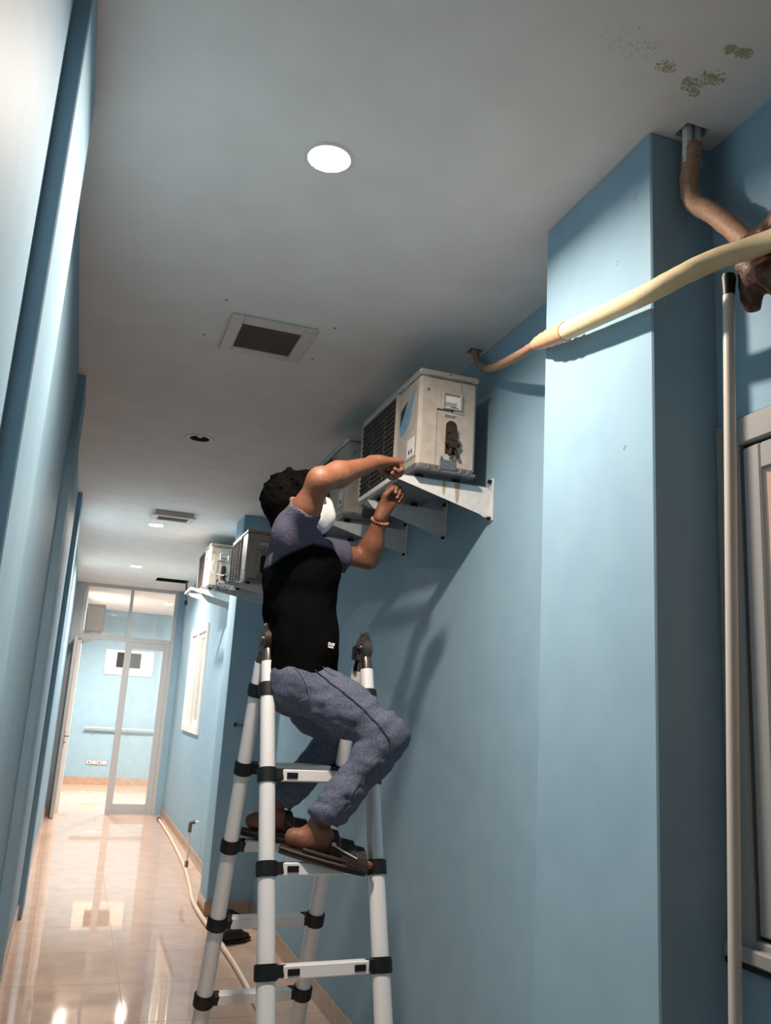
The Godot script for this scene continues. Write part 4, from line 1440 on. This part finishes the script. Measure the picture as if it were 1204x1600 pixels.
	for e in [
		[Vector3(0, 0.028, 0.028), Vector3(0, 0.040, -0.025), 0.084, 0.070, 0.03],
		[Vector3(0, -0.002, 0.052), Vector3(0, -0.060, 0.058), 0.066, 0.044, 0.03],
		[Vector3(0.044, 0.0, 0.060), Vector3(0.040, -0.045, 0.062), 0.028, 0.020, 0.02],
		[Vector3(-0.046, 0.0, 0.052), Vector3(-0.044, -0.045, 0.052), 0.030, 0.022, 0.02],
		[Vector3(0.056, 0.050, -0.006), Vector3(0.064, 0.018, -0.016), 0.026, 0.011, 0.02],
		[Vector3(-0.060, 0.048, -0.010), Vector3(-0.066, 0.010, -0.022), 0.026, 0.012, 0.02],
		[Vector3(-0.03, 0.076, -0.050), Vector3(-0.02, 0.060, -0.088), 0.030, 0.014, 0.02],
		[Vector3(0.03, 0.076, -0.050), Vector3(0.025, 0.062, -0.086), 0.030, 0.014, 0.02]]:
		hr.append([hx * (e[0] as Vector3), hx * (e[1] as Vector3), e[2], e[3], 0, e[4]])
	var rng := RandomNumberGenerator.new()
	rng.seed = 19
	for i in 70:
		var a := rng.randf_range(-PI, PI)
		var el := rng.randf_range(-0.15, 1.45)
		var v := Vector3(cos(el) * sin(a), sin(el), cos(el) * cos(a))
		if v.z < -0.5 and v.y < 0.55: continue
		var p := Vector3(0, 0.028, 0.012) + v * Vector3(0.076, 0.078, 0.090)
		var q := p + v * rng.randf_range(0.008, 0.018) + Vector3(rng.randf_range(-0.015, 0.015), rng.randf_range(-0.014, 0.008), rng.randf_range(-0.012, 0.012))
		hr.append([hx * p, hx * q, 0.009, 0.002, 0, 0.012])
	for i in 9:                                   # fringe sticking up and forward
		var x := -0.045 + i * 0.011
		hr.append([hx * Vector3(x, 0.086, -0.055), hx * Vector3(x + rng.randf_range(-0.01, 0.01), 0.100 + rng.randf_range(0.0, 0.016), -0.090 - rng.randf_range(0.0, 0.012)), 0.010, 0.003, 0, 0.006])
	st = tool()
	field_mesh(st, hr, 0.0042, 0.004, 70.0, 71)
	part("hair", st, M.hair, t, "short tousled black hair").position = -base
	# mask
	var mk := []
	for e in [
		[Vector3(0, -0.022, -0.100), Vector3(0, -0.064, -0.096), 0.030, 0.036, 0.03],
		[Vector3(0.0, -0.052, -0.072), Vector3(0.0, -0.085, -0.062), 0.046, 0.040, 0.03],
		[Vector3(0.034, -0.035, -0.066), Vector3(0.036, -0.066, -0.052), 0.024, 0.022, 0.03],
		[Vector3(-0.034, -0.035, -0.066), Vector3(-0.036, -0.066, -0.052), 0.024, 0.022, 0.03]]:
		mk.append([hx * (e[0] as Vector3), hx * (e[1] as Vector3), e[2], e[3], 0, e[4]])
	st = tool()
	field_mesh(st, mk, 0.0042)
	var mask := part("face_mask", st, M.mask, t, "white cloth face mask")
	mask.position = -base
	st = tool()
	for sx: float in [-1.0, 1.0]:
		tube(st, curve([hx * Vector3(sx * 0.055, -0.035, -0.055), hx * Vector3(sx * 0.080, -0.008, -0.006), hx * Vector3(sx * 0.084, 0.008, 0.034), hx * Vector3(sx * 0.080, -0.030, 0.022), hx * Vector3(sx * 0.054, -0.07, -0.045)], 5), 0.0018, 6)
	part("strap", st, M.mask, mask)
	body.position = -base
	# nails
	st = tool()
	for n in nails:
		var nb := Basis(n[1].cross(n[2]).normalized(), n[2], n[1])
		ball(st, n[0] + n[2] * 0.0055 - n[1] * 0.001, Vector3(0.0045, 0.0022, 0.0058), 8, nb.orthonormalized())
	part("fingernails", st, M.skin_nail, body)
	# ---- shirt
	var s := []
	for dz: float in [-0.062, 0.062]:
		seg_chain(s, [Vector3(0.702, 1.588, -2.872 + dz), Vector3(0.692, 1.72, -2.872 + dz), Vector3(0.682, 1.84, -2.872 + dz), chest + Vector3(0.002, 0, dz * 1.15), Vector3(0.655, 2.055, -2.872 + dz * 1.2)], [0.112, 0.100, 0.098, 0.102, 0.066], 0.05)
	s[0][4] = 2; s[4][4] = 2
	seg_chain(s, [Vector3(0.635, 2.06, -2.872), neck0 + Vector3(0.004, 0.018, 0)], [0.066, 0.060], 0.03)
	s[s.size() - 1][4] = 1
	seg_chain(s, [Vector3(0.635, 2.045, -2.80), shR, shR.lerp(elR, 0.52)], [0.064, 0.062, 0.057], 0.035)
	s[s.size() - 1][4] = 1
	seg_chain(s, [Vector3(0.655, 2.04, -2.95), shL, shL.lerp(elL, 0.68)], [0.066, 0.062, 0.060], 0.035)
	s[s.size() - 1][4] = 1
	st = tool()
	field_mesh(st, s, 0.0075, 0.013, 8.0, 81, true, Vector3(1.0, 0.7, 1.0))
	var shirt := part("shirt", st, M.shirt, t, "black shirt with violet grey shoulders and sleeves")
	shirt.position = -base
	st = tool()
	for e in [[0.0, 0.0, 0.022, 0.004], [0.001, 0.0052, 0.006, 0.0045], [0.0095, 0.005, 0.0055, 0.003], [0.016, 0.0045, 0.006, 0.0045], [0.002, -0.008, 0.018, 0.005]]:
		box(st, Vector3(e[0], e[1], 0.0), Vector3(e[0] + e[2], e[1] + e[3], 0.0015), 0.0, Transform3D(Basis(Vector3.FORWARD, 0.12), drape(s, Vector3(0.742, 1.698, -2.5), Vector3(0, 0, -1), 0.006)))
	part("logo_print", st, M.sticker_white, shirt, "small white print near the hem")
	# ---- jeans
	var j := []
	seg_chain(j, [Vector3(0.700, 1.605, -2.835), hipR, hipR.lerp(knR, 0.5), knR + Vector3(-0.008, 0, 0), knR.lerp(anR, 0.25), knR.lerp(anR, 0.65), anR.lerp(knR, 0.10)], [0.082, 0.092, 0.084, 0.061, 0.060, 0.053, 0.052], 0.03)
	j[j.size() - 1][4] = 1
	seg_chain(j, [Vector3(0.700, 1.605, -2.905), hipL, hipL.lerp(knL, 0.5), knL + Vector3(-0.008, 0, 0), knL.lerp(anL, 0.25), knL.lerp(anL, 0.65), anL.lerp(knL, 0.10)], [0.082, 0.092, 0.084, 0.061, 0.060, 0.053, 0.052], 0.03)
	j[j.size() - 1][4] = 1
	# seat and rolls of cloth at knee and cuff
	j.append([Vector3(0.672, 1.575, -2.81), Vector3(0.672, 1.575, -2.93), 0.082, 0.082, 0, 0.05])
	# creases: thin rolls of cloth bunched at the cuff, behind the knee and at the hip
	for e in [[anR, knR, 0.14, 0.026, 0.9], [anR, knR, 0.25, 0.024, 0.7], [anR, knR, 0.38, 0.019, 0.9], [anR, knR, 0.84, 0.021, -0.8], [anR, knR, 0.95, 0.021, -0.6],
			[hipR, knR, 0.16, 0.020, 1.4], [hipR, knR, 0.34, 0.019, 1.1], [hipR, knR, 0.58, 0.017, -0.9], [hipR, knR, 0.80, 0.018, -1.0], [anL, knL, 0.16, 0.018, 0.8], [anL, knL, 0.28, 0.015, 0.8], [hipL, knL, 0.5, 0.012, 0.5]]:
		var p0: Vector3 = e[0]
		var p1: Vector3 = e[1]
		var ax := (p1 - p0).normalized()
		var cc := p0.lerp(p1, e[2])
		var rr: float = 0.048 if e[0] != hipR and e[0] != hipL else lerpf(0.088, 0.06, e[2])
		var out := Vector3(0, 0, 1.0)
		var sd := ax.cross(out).normalized()
		var prev := Vector3.ZERO
		for q in 6:
			var an := lerpf(-1.25, 1.25, q / 5.0)
			var pp: Vector3 = cc + (out * cos(an) + sd * sin(an)) * rr + ax * (e[4] * 0.03 * sin(an) + 0.004 * sin(an * 3.0 + e[2] * 9.0))
			if q > 0: j.append([prev, pp, e[3] * (1.0 - absf(an - 0.25) * 0.45), e[3] * (1.0 - absf(an) * 0.45), 0, 0.016])
			prev = pp
	st = tool()
	field_mesh(st, j, 0.006, 0.005, 11.0, 91, false, Vector3(1.0, 1.8, 1.0))
	var jeans := part("jeans", st, M.denim, t, "faded blue denim jeans")
	jeans.position = -base
	# outer side seam and its stitching along the near leg
	st = tool()
	var away := Vector3(0, 0, -1)
	tube(st, draped(j, curve([hipR + Vector3(-0.012, 0.058, 0), hipR.lerp(knR, 0.25) + Vector3(0.0, 0.035, 0), hipR.lerp(knR, 0.6) + Vector3(0.0, 0.016, 0), hipR.lerp(knR, 0.9) + Vector3(-0.02, -0.002, 0), knR + Vector3(-0.030, -0.03, 0), knR.lerp(anR, 0.4), knR.lerp(anR, 0.86) + Vector3(0.004, 0, 0)], 8), away, 0.0035), 0.0017, 6)
	part("side_seam", st, M.denim_seam, jeans)
	st = tool()
	tube(st, draped(j, curve([hipR + Vector3(-0.055, 0.045, 0), hipR + Vector3(-0.030, 0.020, 0), hipR + Vector3(-0.005, -0.04, 0), hipR + Vector3(-0.03, -0.06, 0)], 5), away, 0.004), 0.0011, 6)
	tube(st, draped(j, curve([hipR + Vector3(0.035, 0.055, 0), hipR + Vector3(0.06, 0.035, 0), hipR + Vector3(0.085, 0.03, 0)], 5), away, 0.004), 0.0011, 6)
	part("pocket_stitching", st, M.denim_thread, jeans)
	# ---- sandals
	sandal(t, base, Vector3(0.674, 1.105, -2.682), Vector3(0.888, 1.056, -2.672), true)
	sandal(t, base, Vector3(0.632, 1.098, -3.105), Vector3(0.848, 1.066, -3.095), false)
	# ---- beaded bracelet on the raised left wrist
	var dirL := (wrL - elL).normalized()
	var u := side_of(dirL)
	var v := dirL.cross(u)
	st = tool()
	for i in 18:
		var a := TAU * i / 18
		ball(st, wrL - dirL * 0.042 + (u * cos(a) + v * sin(a)) * 0.031, Vector3.ONE * 0.0058, 8)
	part("bracelet", st, M.bead, t, "beaded bracelet").position = -base

func shirt_colour(p: Vector3) -> Color:
	# yoke and sleeves violet grey, the rest black: the cut of the two cloths
	var yoke := p.y - (1.952 + 0.55 * (p.x - 0.54))
	var sleeve := minf(p.z + 2.745, p.y - 2.02)
	var sleeve_l := minf(-2.955 - p.z, p.x - 0.79)
	var e := clampf(maxf(yoke, maxf(sleeve, sleeve_l)) / 0.010 + 0.5, 0.0, 1.0)
	return Color(0.0045, 0.004, 0.005).lerp(Color(0.085, 0.083, 0.12), e)

func foot(out: Array, heel: Vector3, ball_: Vector3, ankle: Vector3) -> void:
	var d := (ball_ - heel).normalized()
	var r := d.cross(Vector3.UP).normalized()
	var u := r.cross(d)
	out.append([heel + u * 0.008, heel + d * 0.05 + u * 0.006, 0.028, 0.027, 0, 0.02])
	out.append([heel + d * 0.04 + u * 0.006, ball_ - d * 0.03 + u * 0.002, 0.027, 0.026, 0, 0.02])
	out.append([ankle + Vector3(0, -0.01, 0), heel + d * 0.05 + u * 0.02, 0.032, 0.03, 0, 0.03])
	out.append([ankle + Vector3(0.02, -0.03, 0), ball_ - d * 0.07 + u * 0.012, 0.028, 0.022, 0, 0.03])
	out.append([ball_ - d * 0.07 + r * 0.022, ball_ - d * 0.02 + r * 0.026, 0.022, 0.018, 0, 0.02])
	out.append([ball_ - d * 0.07 - r * 0.022, ball_ - d * 0.02 - r * 0.022, 0.022, 0.018, 0, 0.02])
	out.append([ankle + r * 0.03 + Vector3(0, -0.012, 0), ankle - r * 0.03 + Vector3(0, -0.012, 0), 0.013, 0.013, 0, 0.015])
	for i in 5:
		var o := 0.034 - i * 0.0165
		var l := [0.030, 0.044, 0.048, 0.046, 0.044][i] as float
		var side := -o
		out.append([ball_ - d * 0.02 + r * side - u * 0.004, ball_ - d * 0.02 + d * l + r * side - u * 0.010, 0.0098, 0.0088 if i < 4 else 0.011, 0, 0.005])

func sandal(t: Node3D, base: Vector3, heel: Vector3, ball_: Vector3, near_one: bool) -> void:
	var d := (ball_ - heel).normalized()
	var r := d.cross(Vector3.UP).normalized()
	var u := r.cross(d)
	var st := tool()
	var poly := []
	for k in 32:
		var a := TAU * k / 32
		var x := 0.108 - cos(a) * 0.142
		var w := 0.0475 - 0.009 * cos(a) - 0.006 * cos(2.0 * a)
		poly.append(Vector2(x, sin(a) * w))
	prism(st, poly, heel - u * 0.046, d, r, u * 0.026)
	var so := part("sandal", st, M.sandal, t, "brown strapped sandal")
	so.position = -base
	st = tool()
	var rim := []
	for k in 33: rim.append(heel - u * 0.029 + d * (poly[k % 32].x) + r * (poly[k % 32].y))
	tube(st, rim, 0.0042, 6, false)
	part("sole_edge", st, M.sandal_edge, so)
	st = tool()
	# broad straps over the toes and the instep, raised side walls
	for q in [[0.200, 0.049, 0.032, 0.018], [0.160, 0.050, 0.043, 0.020], [0.112, 0.044, 0.060, 0.012]]:
		var c: Vector3 = heel + d * q[0]
		var a0 := []
		for k in 13:
			var a := PI * k / 12.0
			a0.append(c + r * cos(a) * q[1] - u * 0.026 + u * sin(a) * (q[2] + 0.022) + d * (0.016 * (1.0 - sin(a))))
		for k in 12:
			for w in 7:
				var w0 := lerpf(-q[3], q[3], w / 6.0)
				tube(st, [a0[k] + d * w0, a0[k + 1] + d * w0], 0.0048, 6, false)
	var wall_ := []
	for k in range(5, 28): wall_.append(heel - u * 0.016 + d * (poly[k].x * 0.98) + r * (poly[k].y * 0.96))
	tube(st, wall_, 0.0065, 8)
	part("strap", st, M.sandal, so)
	st = tool()
	tube(st, curve([heel + d * 0.115 + r * 0.046 + u * 0.020, heel + d * 0.150 + r * 0.050 + u * 0.010, heel + d * 0.195 + r * 0.050 + u * 0.0], 4), 0.0028, 8)
	ball(st, heel + d * 0.114 + r * 0.046 + u * 0.022, Vector3(0.008, 0.006, 0.004), 10)
	part("buckle", st, M.alu if near_one else M.sandal_edge, so, "pale buckle")
